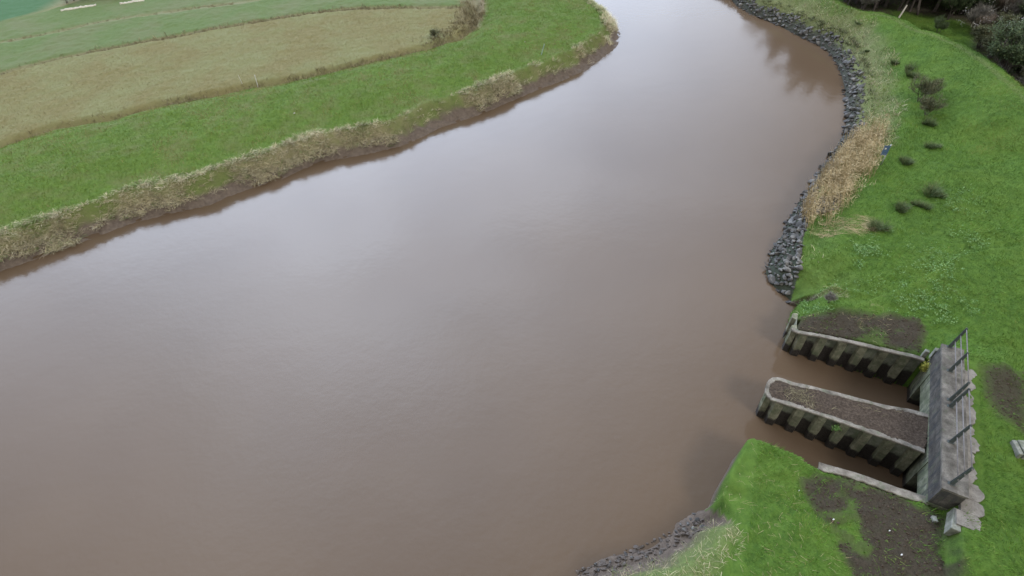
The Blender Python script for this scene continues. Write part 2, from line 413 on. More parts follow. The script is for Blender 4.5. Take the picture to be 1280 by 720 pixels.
M_earth, nt, b = nt_mat('pier_earth', .95, .2); n = N(nt)
c = n.ramp(n.noise(7, 6, rough=.7), [(.3, (.020, .015, .011)), (.5, (.050, .037, .028)), (.72, (.10, .078, .058))])
n.out(c, b.inputs['Base Color']); n.bump(n.noise(16, 5), 1, .06, b)
def metal(name, c, r=.55):
    m, nt, b = nt_mat(name, r, .4); n = N(nt)
    n.out(n.ramp(n.noise(5, 4), [(.3, tuple(v*.6 for v in c)), (.7, c)]), b.inputs['Base Color']); return m
M_rail = metal('galvanised_rail', (.15, .14, .14)); M_rpost = metal('rail_post_steel', (.06, .075, .075))
M_navy = metal('navy_panel', (.07, .12, .22), .4); M_white = metal('white_paint', (.62, .62, .60), .5)
M_grey = metal('grey_tube', (.45, .47, .5), .4); M_ltblue = metal('pale_blue_paint', (.30, .42, .45), .5)

# water
M_wat, nt, b = nt_mat('muddy_water', .11, .5); n = N(nt)
P = n.new('ShaderNodeNewGeometry').outputs['Position']
n.out(n.ramp(n.noise(.035, 3, P), [(.35, (.080, .055, .036)), (.65, (.095, .066, .043))]), b.inputs['Base Color'])
b.inputs['IOR'].default_value = 1.37
h = n.math('ADD', n.math('MULTIPLY', n.noise(.55, 3, n.mapv(P, (1, 1, 1))), 1.), n.math('MULTIPLY', n.noise(2.2, 3, P), .16))
n.bump(h, .35, .04, b)

# ------------------------------------------------------------------ ground + water
bank_dry = G['left']*sstep(3.4, 1.9, G['s']+(fbm(GX, GY, 2.2, 91)-.5)*1.6)*(G['d1'] > 0)*(.35+.65*sstep(.36, .52, fbm(GX, GY, 4.5, 51)))
y_fac = sstep(43, 51, GY)
rip_dry = (~G['left'])*(G['wR'] > 2.5)*sstep(5.4, 2.6, G['s']+(fbm(GX, GY, 2.2, 92)-.5)*2.5)*(.12+.88*y_fac)*.5
path = (~G['left'])*sstep(.55, .2, np.abs(G['dc']-.0))*.2
shelf_dry = (~G['left'])*(G['wR'] > .8)*(G['wR'] < 2.5)*sstep(.9, 1.4, G['s'])*sstep(3.6, 2.4, G['s']+(fbm(GX, GY, 1.2, 94)-.5)*2)*.3
dd = np.maximum.reduce([shelf_dry, bank_dry*.9, rip_dry, path, G['ditch']*.5, G['bend'],
     (G['field']*sstep(.8, .3, G['d2'])*.7), G['field']*sstep(1.0, .3, G['d3'])*.45, G['left']*sstep(.7, .0, np.abs(G['d1']))*.5])
inT = inside(GX, GY, L4+[(-30, 400), (-600, 400), (-600, 70)])
teal = inT*sstep(.5, 1.5, G['d4'])*G['field']
dd = np.maximum(dd, inT*sstep(6.5, 4.5, np.abs(G['d4']))*.85*G['field']*sstep(-82,-76,GX)); teal *= 1-dd
CLEAR = poly([(1112,12),(1150,18),(1200,25),(1220,36),(1216,78),(1190,68),(1150,48),(1118,28)],2.0)
outw = (~G['left']) & ~inside(GX, GY, CREST+RIGHT[::-1])
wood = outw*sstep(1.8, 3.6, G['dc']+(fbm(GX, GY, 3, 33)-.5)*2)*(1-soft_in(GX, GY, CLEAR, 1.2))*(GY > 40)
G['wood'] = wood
ny, nx = GX.shape
V = np.stack([GX, GY, H_], -1).reshape(-1, 3)
I = np.arange(ny*nx).reshape(ny, nx)
Q = np.stack([I[:-1, :-1], I[:-1, 1:], I[1:, 1:], I[1:, :-1]], -1).reshape(-1, 4)
mudm = np.maximum(np.maximum(G['mud_l'], G['mud_r']), (G['s'] < .05))
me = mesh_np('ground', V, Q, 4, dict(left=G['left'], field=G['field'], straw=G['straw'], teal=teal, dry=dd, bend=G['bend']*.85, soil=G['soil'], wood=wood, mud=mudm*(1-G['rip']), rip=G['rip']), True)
tag(link('ground', me, MG), kind='structure')
xs = np.concatenate([-np.geomspace(2400, 60, 12), np.linspace(-50, 50, 11), np.geomspace(60, 2400, 12)])
WX, WY = np.meshgrid(xs, xs+50); WI = np.arange(WX.size).reshape(WX.shape)
me = mesh_np('river', np.stack([WX, WY, WX*0], -1).reshape(-1, 3), np.stack([WI[:-1, :-1], WI[:-1, 1:], WI[1:, 1:], WI[1:, :-1]], -1).reshape(-1, 4), 4)
tag(link('river', me, M_wat), kind='structure')

# ------------------------------------------------------------------ blades
def blades(name, P, L, W, az, lean, rnd, seg=1, droop=.0, az2=None, kink=None):
    """tapered strips: P base (N,3); lean 0 upright .. 1.57 flat (radians)"""
    Nn = len(P); L = np.broadcast_to(L, Nn); W = np.broadcast_to(W, Nn); lean = np.broadcast_to(lean, Nn)
    side = np.stack([-np.sin(az), np.cos(az), np.zeros(Nn)], -1)
    tw = RNG.uniform(0, math.pi, Nn)
    fwd = np.stack([np.cos(az), np.sin(az), np.zeros(Nn)], -1)
    side2 = side*np.cos(tw)[:, None]+fwd*np.sin(tw)[:, None]*.8
    rings = []; cur = P.copy()
    for k in range(seg+1):
        if k == seg: rings.append(cur[:, None, :])
        else:
            w = (W*(1-.5*k/seg))[:, None]*.5
            rings.append(np.stack([cur-side2*w, cur+side2*w], 1))
        a = lean+droop*(k+.5)/seg
        cur = cur+(fwd*np.sin(a)[:, None]+np.array([0, 0, 1.])*np.cos(a)[:, None])*(L/seg)[:, None]
    V = np.concatenate(rings, 1); nv = 2*seg+1
    tri = []
    for k in range(seg-1):
        a = 2*k; tri += [(a, a+1, a+3), (a, a+3, a+2)]
    tri.append((2*seg-2, 2*seg-1, 2*seg))
    T = (np.arange(Nn)[:, None, None]*nv+np.array(tri)[None]).reshape(-1, 3)
    return V.reshape(-1, 3), T, np.repeat(rnd, nv)
def blade_obj(name, mat, parts, label=None, kind='stuff', parent=None, loc=None, cat=None, group=None):
    V, T, A, o = [], [], [], 0
    for v, t, a in parts:
        V.append(v); T.append(t+o); A.append(a); o += len(v)
    me = mesh_np(name, np.concatenate(V), np.concatenate(T), 3, dict(rnd=np.concatenate(A)))
    ob = link(name, me, mat, parent, loc)
    if parent is None: tag(ob, label, cat, group, kind)
    return ob
def scatter(x0, x1, y0, y1, dens):
    k = int((x1-x0)*(y1-y0)*dens); return RNG.uniform(x0, x1, k), RNG.uniform(y0, y1, k)
def inview(x, y, z, m=110):
    px, py, w = project(np.stack([x, y, z], -1)); return (w > 0) & (px > -m) & (px < 1280+m) & (py > -m) & (py < 720+m)
def prep(x, y, keepfn, m=110):
    z = lut(H_, x, y); k = inview(x, y, z, m); x, y, z = x[k], y[k], z[k]
    k = keepfn(x, y); return x[k], y[k], z[k]
GA = lambda nm: (lambda x, y: lut(G[nm].astype(float), x, y))
S_, LFT, WR_, SOIL_, MUDL, MUDR, D1, STR, FLD, DC, RIPM = [GA(k) for k in ('s', 'left', 'wR', 'soil', 'mud_l', 'mud_r', 'd1', 'straw', 'field', 'dc', 'rip')]

parts = []
x, y = scatter(4, 72, 4, 104, 150)                                      # right bank sward
def keep(x, y):
    s = S_(x, y); near = sstep(85, 25, np.hypot(x-20, y-20))
    return (LFT(x, y) < .5) & (s > np.where(WR_(x, y) > 2.5, 1.3, .15)) & (RIPM(x, y) < .4) & ((SOIL_(x, y) < .35) | (RNG.random(len(x)) < .05+.35*sstep(.5, .65, fbm(x, y, .7, 19)))) & (MUDR(x, y) < .6) & (DC(x,y) < 30) & (RNG.random(len(x)) < .25+.75*near) & ~hwz(x, y)
def hwz(x, y):
    a = (x-dA[0])*hd[0]+(y-dA[1])*hd[1]; b_ = (x-dA[0])*hn[0]+(y-dA[1])*hn[1]
    return (a > -.05) & (a < HL+.1) & (b_ < .1) & (b_ > -2.3)
x, y, z = prep(x, y, keep)
cl = fbm(x, y, .9, 5, 3)*.75+fbm(x, y, 6, 6, 2)*.45-.1; L = RNG.uniform(.10, .26, len(x))*(.35+1.5*cl)
edge = (S_(x, y) < 1.2) & (WR_(x, y) < 1); L[edge] *= 1.4
parts.append(blades('', np.stack([x, y, z-.02], -1), L, RNG.uniform(.018, .045, len(x)), RNG.uniform(0, 6.283, len(x))*.5+vnoise(x, y, 2.5, 8)*6, RNG.uniform(.2, 1.25, len(x)), np.clip(RNG.normal(.40, .2, len(x))+(cl-.5)*1.3+.45*sstep(.52, .72, fbm(x, y, 7, 23)), 0, .97)+(RNG.random(len(x)) < .02)*.2))
blade_obj('grass', M_gr, parts, 'short green grass covering the right river bank and levee')
parts = []
x, y = scatter(-78, 25, 34, 122, 75)                                    # left bank pasture
x, y, z = prep(x, y, lambda x, y: (LFT(x, y) > .5) & (S_(x, y) > 1.5) & (D1(x, y) > -.2) & (MUDL(x, y) < .5))
cl = fbm(x, y, 1.1, 15); L = RNG.uniform(.10, .28, len(x))*(.35+1.4*cl)
parts.append(blades('', np.stack([x, y, z-.02], -1), L, RNG.uniform(.03, .06, len(x)), RNG.uniform(0, 6.283, len(x)), RNG.uniform(.3, 1.3, len(x)), np.clip(RNG.normal(.45, .2, len(x))+(cl-.5)*.9+.45*sstep(.5, .7, fbm(x, y, 6, 18)), 0, 1)))
blade_obj('pasture_grass', M_gl, parts, 'mown green grass on the left river bank between reeds and ditch')
x, y = scatter(-95, 0, 55, 118, 60)                                     # straw field
x, y, z = prep(x, y, lambda x, y: (LFT(x, y) > .5) & (STR(x, y) > .5) & (D1(x, y) < -1))
blade_obj('stubble', M_straw, [blades('', np.stack([x, y, z-.02], -1), RNG.uniform(.08, .22, len(x)), RNG.uniform(.03, .05, len(x)), RNG.uniform(0, 6.283, len(x)), RNG.uniform(.4, 1.3, len(x)), np.clip(RNG.normal(.5, .25, len(x)), 0, 1))],
          'pale straw coloured rough grass of the field beyond the left ditch')

# dry grass fringe along the left bank (patchy, hanging to the water)
x, y = scatter(-62, 25, 34, 118, 95)
def keep(x, y):
    s = S_(x, y); patch = fbm(x, y, 4.5, 51); tf = sstep(-20, -34, x)
    return (LFT(x, y) > .5) & (s > .65+.6*(patch < .5)-.4*tf) & (s < 1.9+2.0*patch+.4*tf) & (RNG.random(len(x)) < sstep(.44, .56, patch+.14*tf)*.95+.10)
x, y, z = prep(x, y, keep)
gx = lut(G['s'], x+.3, y)-lut(G['s'], x-.3, y); gy = lut(G['s'], x, y+.3)-lut(G['s'], x, y-.3)
az = np.arctan2(-gy, -gx)+RNG.normal(0, 1.3, len(x))
rn = np.clip(RNG.normal(.45, .22, len(x))+(fbm(x, y, 2, 52)-.5)*.8, 0, .92); gsel = RNG.random(len(x)) < .06+.75*sstep(2.0, 3.6, S_(x, y)); rn[gsel] = 1
def tufts(x, y, z, rn, nb, rad, Lm, wid, azm=None, spread=.75, seg=3, droop=1.0):
    k = len(x); X = np.repeat(x, nb); Y = np.repeat(y, nb); Z = np.repeat(z, nb); a = RNG.uniform(0, 6.283, k*nb); q = np.sqrt(RNG.random(k*nb))*rad
    le = RNG.uniform(.0, .25, k*nb)+spread*q/rad
    if azm is not None:
        fx = np.cos(a)*.8+np.cos(np.repeat(azm, nb)); fy = np.sin(a)*.8+np.sin(np.repeat(azm, nb)); az_ = np.arctan2(fy, fx)
    else: az_ = a
    return blades('', np.stack([X+np.cos(a)*q, Y+np.sin(a)*q, Z-.04], -1), np.repeat(Lm, nb)*RNG.uniform(.6, 1.1, k*nb), wid, az_, le, np.clip(np.repeat(rn, nb)+RNG.normal(0, .12, k*nb), 0, 1), seg, droop)
kk = RNG.random(len(x)) < .26
fr = [tufts(x[kk], y[kk], z[kk], np.where(rn[kk] > .95, 1.1, np.minimum(rn[kk], .86)+.05), 13, .17, RNG.uniform(.6, 1.15, kk.sum())*(.5+.9*fbm(x[kk], y[kk], 2.5, 53))*np.clip(1.5-.28*S_(x[kk], y[kk]), .45, 1.1), .035, az[kk])]
# rough fringe beside the riprap on the right and bottom bank tussocks
x, y = scatter(3, 60, 9, 104, 60)
def keep(x, y):
    s = S_(x, y); p_ = fbm(x, y, 3, 61); w = WR_(x, y)
    a = (w > 2.5) & (s > 1.4) & (s < 3.0+3*p_) & (RNG.random(len(x)) < .10+.45*sstep(.42, .62, p_)) & (RNG.random(len(x)) < .2+.8*sstep(42, 50, y)) & (y > 33)
    b_ = (w > .8) & (w < 2.5) & (s > 1.0) & (s < 3.4) & (p_ > .3)
    c_ = (w < .6) & (w > .4) & (s > .05) & (s < .5) & (RNG.random(len(x)) < .6)
    return (LFT(x, y) < .5) & (a | b_ | c_)
x, y, z = prep(x, y, keep, 90)
ww = WR_(x, y); ln = np.where(ww > 2.5, RNG.uniform(.3, .8, len(x)), np.where(ww > .8, RNG.uniform(.25, .65, len(x)), RNG.uniform(.15, .35, len(x))))
rn = np.clip(RNG.normal(.25, .22, len(x)), 0, .95); rn[RNG.random(len(x)) < .4] = 1
xr, yr = scatter(24, 58, 44, 118, 9)
xr, yr, zr = prep(xr, yr, lambda x, y: (LFT(x, y) < .5) & (WR_(x, y) > 2.5) & (S_(x, y) > .8) & (S_(x, y) < 2.2) & (RNG.random(len(x)) < .15+.85*sstep(.9, 3., S_(x, y))*sstep(50, 85, y)))
RT = tufts(xr, yr, zr+.15, RNG.uniform(0, .5, len(xr)), 14, .25, RNG.uniform(.4, .8, len(xr)), .045)
fr.append(blades('', np.stack([x, y, z-.03], -1), ln, np.where(ww > 2.5, .04, .022), RNG.uniform(0, 6.283, len(x)), RNG.uniform(.1, .9, len(x)), rn, 3, 1.1))
blade_obj('riprap_tussocks', M_olive, [RT], 'dark olive tussocks sprouting among the far riprap stones')
blade_obj('dry_grass', M_dry, fr, 'bleached dry grass and sedge fringing both river banks')

# ditch growth and field boundary growth on the left
pts = []
for LL, wid, dens, hh, lo, hi in ((L1[2:15], .5, 50, .6, 0, 1), (L2[1:], .35, 13, .45, 0, 1), (L3[1:6], .3, 7, .28, 0, 1), (L1[11:16], 1.1, 40, .5, 0, 1)):
    for i in range(len(LL)-1):
        a, b_ = np.array(LL[i]), np.array(LL[i+1]); ln = np.linalg.norm(b_-a); k = int(ln*dens)
        t = RNG.random(k)[:, None]; q = a+(b_-a)*t; d = (b_-a)/ln; nrm = np.array([-d[1], d[0]])
        q = q+nrm*(RNG.normal(0, wid, k)[:, None]+(.9 if LL[0] == L1[2] else 2.3 if wid > 1 else 0))
        pz = fbm(q[:, 0], q[:, 1], 6, 71); ok = (RNG.random(k) < .25+sstep(.4, .6, pz))
        q = q[ok]; pts.append((q, hh*(.5+pz[ok])))
q = np.concatenate([p[0] for p in pts]); hh = np.concatenate([p[1] for p in pts])
z = lut(H_, q[:, 0], q[:, 1]); m_ = inview(q[:, 0], q[:, 1], z); q, hh, z = q[m_], hh[m_], z[m_]
q3 = np.concatenate([np.stack([q[:, 0]+RNG.normal(0, .12, len(q)), q[:, 1]+RNG.normal(0, .12, len(q)), z-.05], -1) for _ in range(4)]); h4 = np.tile(hh, 4)
blade_obj('ditch_growth', M_hedge, [blades('', q3, h4*RNG.uniform(.6, 1.5, len(q3)), .06, RNG.uniform(0, 6.283, len(q3)), RNG.uniform(.05, .8, len(q3)), np.clip(RNG.normal(.5, .28, len(q3)), 0, 1), 2, .7)],
          'rough brown grass and sedge growing along the field ditches')

# ------------------------------------------------------------------ reeds on the right bank
REED = poly([(1002,262),(1008,244),(1018,226),(1034,206),(1050,188),(1060,170),(1074,160),(1100,162),(1110,190),(1100,214),(1082,238),(1062,264),(1042,288),(1012,296)],2.0)
bx = np.array(REED); x, y = scatter(bx[:, 0].min(), bx[:, 0].max(), bx[:, 1].min(), bx[:, 1].max(), 105)
k = inside(x, y, REED) & (fbm(x, y, 1.5, 81) > .44+.5*(RNG.random(len(x))-.5)) & (RNG.random(len(x)) < sstep(6.5, 3.0, S_(x, y))) & (RNG.random(len(x)) < .1+.9*sstep(.0, 2.0, dist_poly(x, y, REED+[REED[0]])[0]+(fbm(x, y, 1.2, 86)-.5)*2+np.where(S_(x, y) < 2, 1.2, 0))) & (S_(x, y) > .1); x, y = x[k], y[k]; z = lut(H_, x, y)
rn = np.clip(RNG.normal(.5, .22, len(x))+(fbm(x, y, 1.2, 83)-.5)*.8, 0, .96); Lr = RNG.uniform(1.1, 2.4, len(x))*(.5+.8*fbm(x, y, 1.4, 84))
st = blades('', np.stack([x, y, z-.05], -1), Lr, .03, RNG.normal(2.6, .9, len(x)), RNG.uniform(.0, .3, len(x)), rn, 3, .35)
lf = []
for f_ in (.45, .7, .9):
    m_ = RNG.random(len(x)) < .7
    lf.append(blades('', np.stack([x[m_], y[m_], z[m_]+Lr[m_]*f_], -1), RNG.uniform(.25, .5, m_.sum()), .04, RNG.uniform(0, 6.283, m_.sum()), RNG.uniform(.4, 1.2, m_.sum()), rn[m_], 2, .9))
blade_obj('reed_bed', M_reed, [st]+lf, 'tall golden dead reeds standing at the water edge beside the rubble')
FLAT = poly([(1014,285),(1022,272),(1050,270),(1075,276),(1088,292),(1070,297),(1030,296)],2.6)
bx = np.array(FLAT); x, y = scatter(bx[:, 0].min(), bx[:, 0].max(), bx[:, 1].min(), bx[:, 1].max(), 100)
k = inside(x, y, FLAT) & (fbm(x, y, .9, 85) > .42+.3*(RNG.random(len(x))-.5)); x, y = x[k], y[k]; z = lut(H_, x, y)
blade_obj('flattened_reeds', M_reed, [blades('', np.stack([x, y, z+RNG.uniform(.03, .2, len(x))], -1), RNG.uniform(.5, 1.4, len(x)), .018, RNG.normal(-.45, .35, len(x)), RNG.uniform(1.35, 1.6, len(x)), np.clip(RNG.normal(.4, .25, len(x)), 0, .95), 3, .1)],
          'flattened pale dead reeds lying on the grass below the reed bed')

# straw tussocks on the south tongue, dead stalks near the north wing
x, y = scatter(9, 20, 9, 18, 8)
k = (S_(x, y) > .5) & (SOIL_(x, y) < .5) & (fbm(x, y, 1.5, 87) > .45) & (x < 16.5); x, y = x[k], y[k]; z = lut(H_, x, y)
x2, y2 = scatter(19.5, 27, 24, 30, 9); k = (S_(x2, y2) > .5) & (fbm(x2, y2, 1.2, 88) > .5); x2, y2 = x2[k], y2[k]
x = np.concatenate([x, x2]); y = np.concatenate([y, y2]); z = lut(H_, x, y)
blade_obj('dead_stalks', M_reed, [blades('', np.stack([x, y, z], -1), RNG.uniform(.2, .6, len(x)), .012, RNG.normal(-.9, .9, len(x)), RNG.uniform(.9, 1.5, len(x)), np.clip(RNG.normal(.7, .15, len(x)), 0, .95), 3, .4)],
          'thin pale dead stalks strewn over the grass around the sluice')

# broad leaved weeds
def leafs(P, size, rnd):
    Nn = len(P); az = RNG.uniform(0, 6.283, Nn); up = RNG.uniform(-.1, .7, Nn)
    f_ = np.stack([np.cos(az)*np.cos(up), np.sin(az)*np.cos(up), np.sin(up)], -1); s_ = np.stack([-np.sin(az), np.cos(az), RNG.normal(0, .3, Nn)], -1)
    sz = size[:, None]
    V = np.stack([P, P+f_*sz*.5+s_*sz*.32, P+f_*sz, P+f_*sz*.5-s_*sz*.32], 1).reshape(-1, 3)
    T = (np.arange(Nn)[:, None, None]*4+np.array([(0, 1, 2), (0, 2, 3)])[None]).reshape(-1, 3)
    return V, T, np.repeat(rnd, 4)
wp = []
for PX, dn, z0 in (([(1052,318),(1070,306),(1098,312),(1102,328),(1080,336),(1060,330)], 26, 2.2), ([(1142,330),(1160,312),(1185,318),(1190,345),(1160,350)], 16, 2.6), ([(1150,352),(1190,345),(1222,370),(1218,398),(1165,404),(1130,385)], 11, 2.6),
               ([(1185,270),(1212,280),(1238,308),(1232,320),(1205,318),(1190,296)], 12, 2.8), ([(996,352),(1030,345),(1048,372),(1040,392),(1000,388)], 13, 2.1), ([(1080,360),(1120,380),(1150,400),(1210,420),(1200,398),(1120,350)], 5, 2.4),
               ([(1150,235),(1215,225),(1250,280),(1240,330),(1180,260)], 6, 2.9), ([(1075,285),(1180,290),(1230,400),(1100,390),(1020,340)], 4.5, 2.5), ([(996,345),(1010,335),(1020,360),(1005,390),(990,385)], 8, 2.0)):
    Pw = poly(PX, z0+.8); bx = np.array(Pw); x, y = scatter(bx[:, 0].min(), bx[:, 0].max(), bx[:, 1].min(), bx[:, 1].max(), dn)
    k = inside(x, y, Pw) & (S_(x, y) > .6) & (RNG.random(len(x)) < sstep(.35, .6, fbm(x, y, 1.1, 95))); x, y = x[k], y[k]
    for _ in range(4):
        xx, yy = x+RNG.normal(0, .10, len(x)), y+RNG.normal(0, .10, len(x)); z = lut(H_, xx, yy)+RNG.uniform(.08, .24, len(x))
        wp.append(leafs(np.stack([xx, yy, z], -1), RNG.uniform(.07, .15, len(x)), RNG.random(len(x))))
blade_obj('broadleaf_weeds', M_leaf, wp, 'pale broad leaved weeds scattered through the grass above the sluice')

# ------------------------------------------------------------------ rubble stones
def stone_mesh(seed):
    r = random.Random(seed); bm = bmesh.new()
    sx, sy, sz = r.uniform(.8, 1.3), r.uniform(.6, 1.0), r.uniform(.45, .8)
    for _ in range(15):
        v = Vector((r.gauss(0, 1), r.gauss(0, 1), r.gauss(0, 1))).normalized()*r.uniform(.8, 1.05)
        bm.verts.new((v.x*sx*.5, v.y*sy*.5, v.z*sz*.5))
    res = bmesh.ops.convex_hull(bm, input=bm.verts[:])
    for g in set(res['geom_interior']+res['geom_unused']):
        if isinstance(g, bmesh.types.BMVert) and g.is_valid: bm.verts.remove(g)
    bmesh.ops.bevel(bm, geom=bm.edges[:], offset=.03, segments=1, affect='EDGES', profile=.6)
    bmesh.ops.triangulate(bm, faces=bm.faces[:])
    return bm_mesh(bm, 'rubble_stone')
SM = [stone_mesh(40+i) for i in range(14)]
for m_ in SM: m_.materials.append(M_stone)
cand = []
px_, py_ = [], []
x, y = scatter(15, 60, 28, 118, 40)
s = S_(x, y); w = WR_(x, y); k = (LFT(x, y) < .5) & (w > 2.3) & (s > -.25) & (s < np.where(y < 42, 3.4, 1.3)+(fbm(x, y, 2, 97)-.5)*1.5) & ~inside(x, y, NEARG) & inview(x, y, x*0, 30)
# the wide heap at the near end
k &= (RNG.random(len(x)) < np.where(y < 45, 1.0, .85))
x, y = x[k], y[k]; z = lut(H_, x, y); s = S_(x, y)
# thin out overlaps by a coarse poisson pass
cell = {}; sel = []
for i in np.argsort(RNG.random(len(x))):
    rad = .27 if y[i] < 50 else .34
    ci, cj = int(x[i]/.4), int(y[i]/.4); bad = False
    for a in (-1, 0, 1):
        for b_ in (-1, 0, 1):
            for q_ in cell.get((ci+a, cj+b_), ()):
                if (x[i]-q_[0])**2+(y[i]-q_[1])**2 < rad*rad: bad = True
    if not bad: cell.setdefault((ci, cj), []).append((x[i], y[i])); sel.append(i)
order = sorted(sel, key=lambda i: -y[i]*-1)
stones = [(x[i], y[i], z[i]) for i in order]
GRP = 'rubble stones of the riprap along the right bank'
for kx, (sx_, sy_, sz_) in enumerate(stones[:285]):
    o = bpy.data.objects.new('rubble_stone', SM[kx % 14]); COL.objects.link(o)
    q_ = random.choice((.38, .5, .62, .85))*random.uniform(.85, 1.15); o.scale = (q_, q_, q_*.95); o.location = (sx_, sy_, sz_+.09); o.rotation_euler = (random.uniform(-.6, .6), random.uniform(-.6, .6), random.uniform(0, 6.28))
    tag(o, 'angular dark grey rubble stone in the nearer riprap heap between the reeds and the sluice', 'stone', GRP)
VV, TT, of = [], [], 0
base = []
for m_ in SM:
    v = np.zeros(len(m_.vertices)*3, np.float32); m_.vertices.foreach_get('co', v)
    t = np.zeros(len(m_.polygons)*3, np.int32); m_.loops.foreach_get('vertex_index', t); base.append((v.reshape(-1, 3), t.reshape(-1, 3)))
from mathutils import Euler
for kx, (sx_, sy_, sz_) in enumerate(stones[285:]):
    v, t = base[kx % 14]; Rm = np.array(Euler((random.uniform(-.6, .6), random.uniform(-.6, .6), random.uniform(0, 6.28))).to_matrix())
    VV.append((v*random.choice((.35, .5, .6, .75, 1.05))*random.uniform(.85, 1.15))@Rm.T+np.array([sx_, sy_, sz_+.08])); TT.append(t+of); of += len(v)
print('stones', len(stones))
tag(link('riprap', mesh_np('riprap', np.concatenate(VV), np.concatenate(TT), 3), M_stone), 'long band of blue grey rubble riprap curving along the far right bank', None, None, 'stuff')
# stones sunk in the mud at the bottom
for px, py in [(868,641),(864,648),(872,650),(860,655),(851,655),(856,662),(846,664),(866,661),(878,660),(872,668),(783,692),(790,697),(763,702),(745,704),(748,712),(760,708),(770,713),(808,697),(815,702),(735,716),(826,692),(800,706)]:
    x_, y_ = gp(px, py, .3); o = bpy.data.objects.new('sunken_stone', SM[random.randrange(14)]); COL.objects.link(o)
    q_ = random.uniform(.22, .42); o.scale = (q_, q_, q_*.8); o.location = (x_, y_, max(gz(x_, y_), 0)+.02); o.rotation_euler = (random.uniform(-.4, .4), random.uniform(-.4, .4), random.uniform(0, 6.28))
    tag(o, 'small dark stone half sunk in mud at the foot of the near bank', 'stone', 'stones in the mud of the near bank')

x, y = scatter(14, 34, 9, 30, 26); k = (SOIL_(x, y) > .5) & (RNG.random(len(x)) < .5) & ~hwz(x, y); x, y = x[k], y[k]; z = lut(H_, x, y)
VV, TT, of = [], [], 0
for kx in range(len(x)):
    v, t = base[kx % 14]; VV.append(v*random.uniform(.06, .2)+np.array([x[kx], y[kx], z[kx]+.01])); TT.append(t+of); of += len(v)
tag(link('soil_clods', mesh_np('soil_clods', np.concatenate(VV), np.concatenate(TT), 3), M_earth), 'loose dark clods on the bare soil around the sluice', None, None, 'stuff')
x, y = [], []
for px in range(726, 880, 5):
    for _ in range(5):
        a_, b_ = gp(px+random.uniform(-4, 4), 722-(px-726)*.42+random.uniform(-12, 10), .3); x.append(a_); y.append(b_)
x, y = np.array(x), np.array(y); s = S_(x, y); k = (s > -.3) & (s < 2.2) & (WR_(x, y) > .7); VV, TT, of = [], [], 0
for X_, Y_ in zip(x[k], y[k]):
    kx = random.randrange(14); v, t = base[kx]; VV.append(v*random.uniform(.12, .4)+np.array([X_, Y_, max(gz(X_, Y_), 0)+.02])); TT.append(t+of); of += len(v)
tag(link('mud_lumps', mesh_np('mud_lumps', np.concatenate(VV), np.concatenate(TT), 3), MG_MUD), 'rough dark lumps in the mud at the foot of the near bank', None, None, 'stuff')

# ------------------------------------------------------------------ piled walls
def resample(P, step):
    P = [np.array(p) for p in P]; L = [0]
    for i in range(len(P)-1): L.append(L[-1]+np.linalg.norm(P[i+1]-P[i]))
    n_ = max(1, round(L[-1]/step)); out = []
    for k_ in range(n_+1):
        t = L[-1]*k_/n_; i = min(max(np.searchsorted(L, t)-1, 0), len(P)-2); f_ = (t-L[i])/(L[i+1]-L[i]); out.append(P[i]+(P[i+1]-P[i])*f_)
    return out
def offset(P, d):
    """offset polyline sideways by d (left positive)"""
    out = []
    for i in range(len(P)):
        a = np.array(P[max(i-1, 0)]); b_ = np.array(P[min(i+1, len(P)-1)]); t = (b_-a)/np.linalg.norm(b_-a); out.append(np.array(P[i])+np.array([-t[1], t[0]])*d)
    return out
def pile_wall(root, line, ztop, inward, pitch=1.28, zbot=-1.1, seed=0):
    """line: polyline of the outer face; ztop(x,y); inward = +1 if land is to the left of the line"""
    r = random.Random(seed); pts = resample(line, pitch/2); sg = inward
    for i in range(len(pts)-1):
        a, b_ = pts[i], pts[i+1]; t = (b_-a)/np.linalg.norm(b_-a); nrm = np.array([-t[1], t[0]])*sg
        zt = ztop(*((a+b_)/2))-.125; bm = bmesh.new()
        if i % 2 == 0:                                                  # proud pile with splayed flanks
            g = r.uniform(-.03, .03); e = .07
            ring = [a+t*(e+.02)+nrm*(.02+g), b_-t*(e+.02)+nrm*(.02+g), b_+t*.03+nrm*.30, b_+t*.03+nrm*.36, a-t*.03+nrm*.36, a-t*.03+nrm*.30]
            add_prism(bm, ring, zbot, zt+r.uniform(-.01, .0)); rough(bm, .012, .5, 1, i+seed)
            for k_ in (.35, .8):                                        # bolt heads
                c_ = (a+b_)/2+nrm*(-.0+g); add_tube(bm, (*c_, zt-k_), (*(c_-nrm*.05), zt-k_), .035, .035, 6)
            link('pile', bm_mesh(bm, 'pile'), M_pile, root)
        else:
            ring = [a-t*.02+nrm*.27, b_+t*.02+nrm*.27, b_+t*.02+nrm*.345, a-t*.02+nrm*.345]
            add_prism(bm, ring, zbot, zt-.005); rough(bm, .012, .4, 2, i+seed)
            link('panel', bm_mesh(bm, 'panel'), M_panel, root)
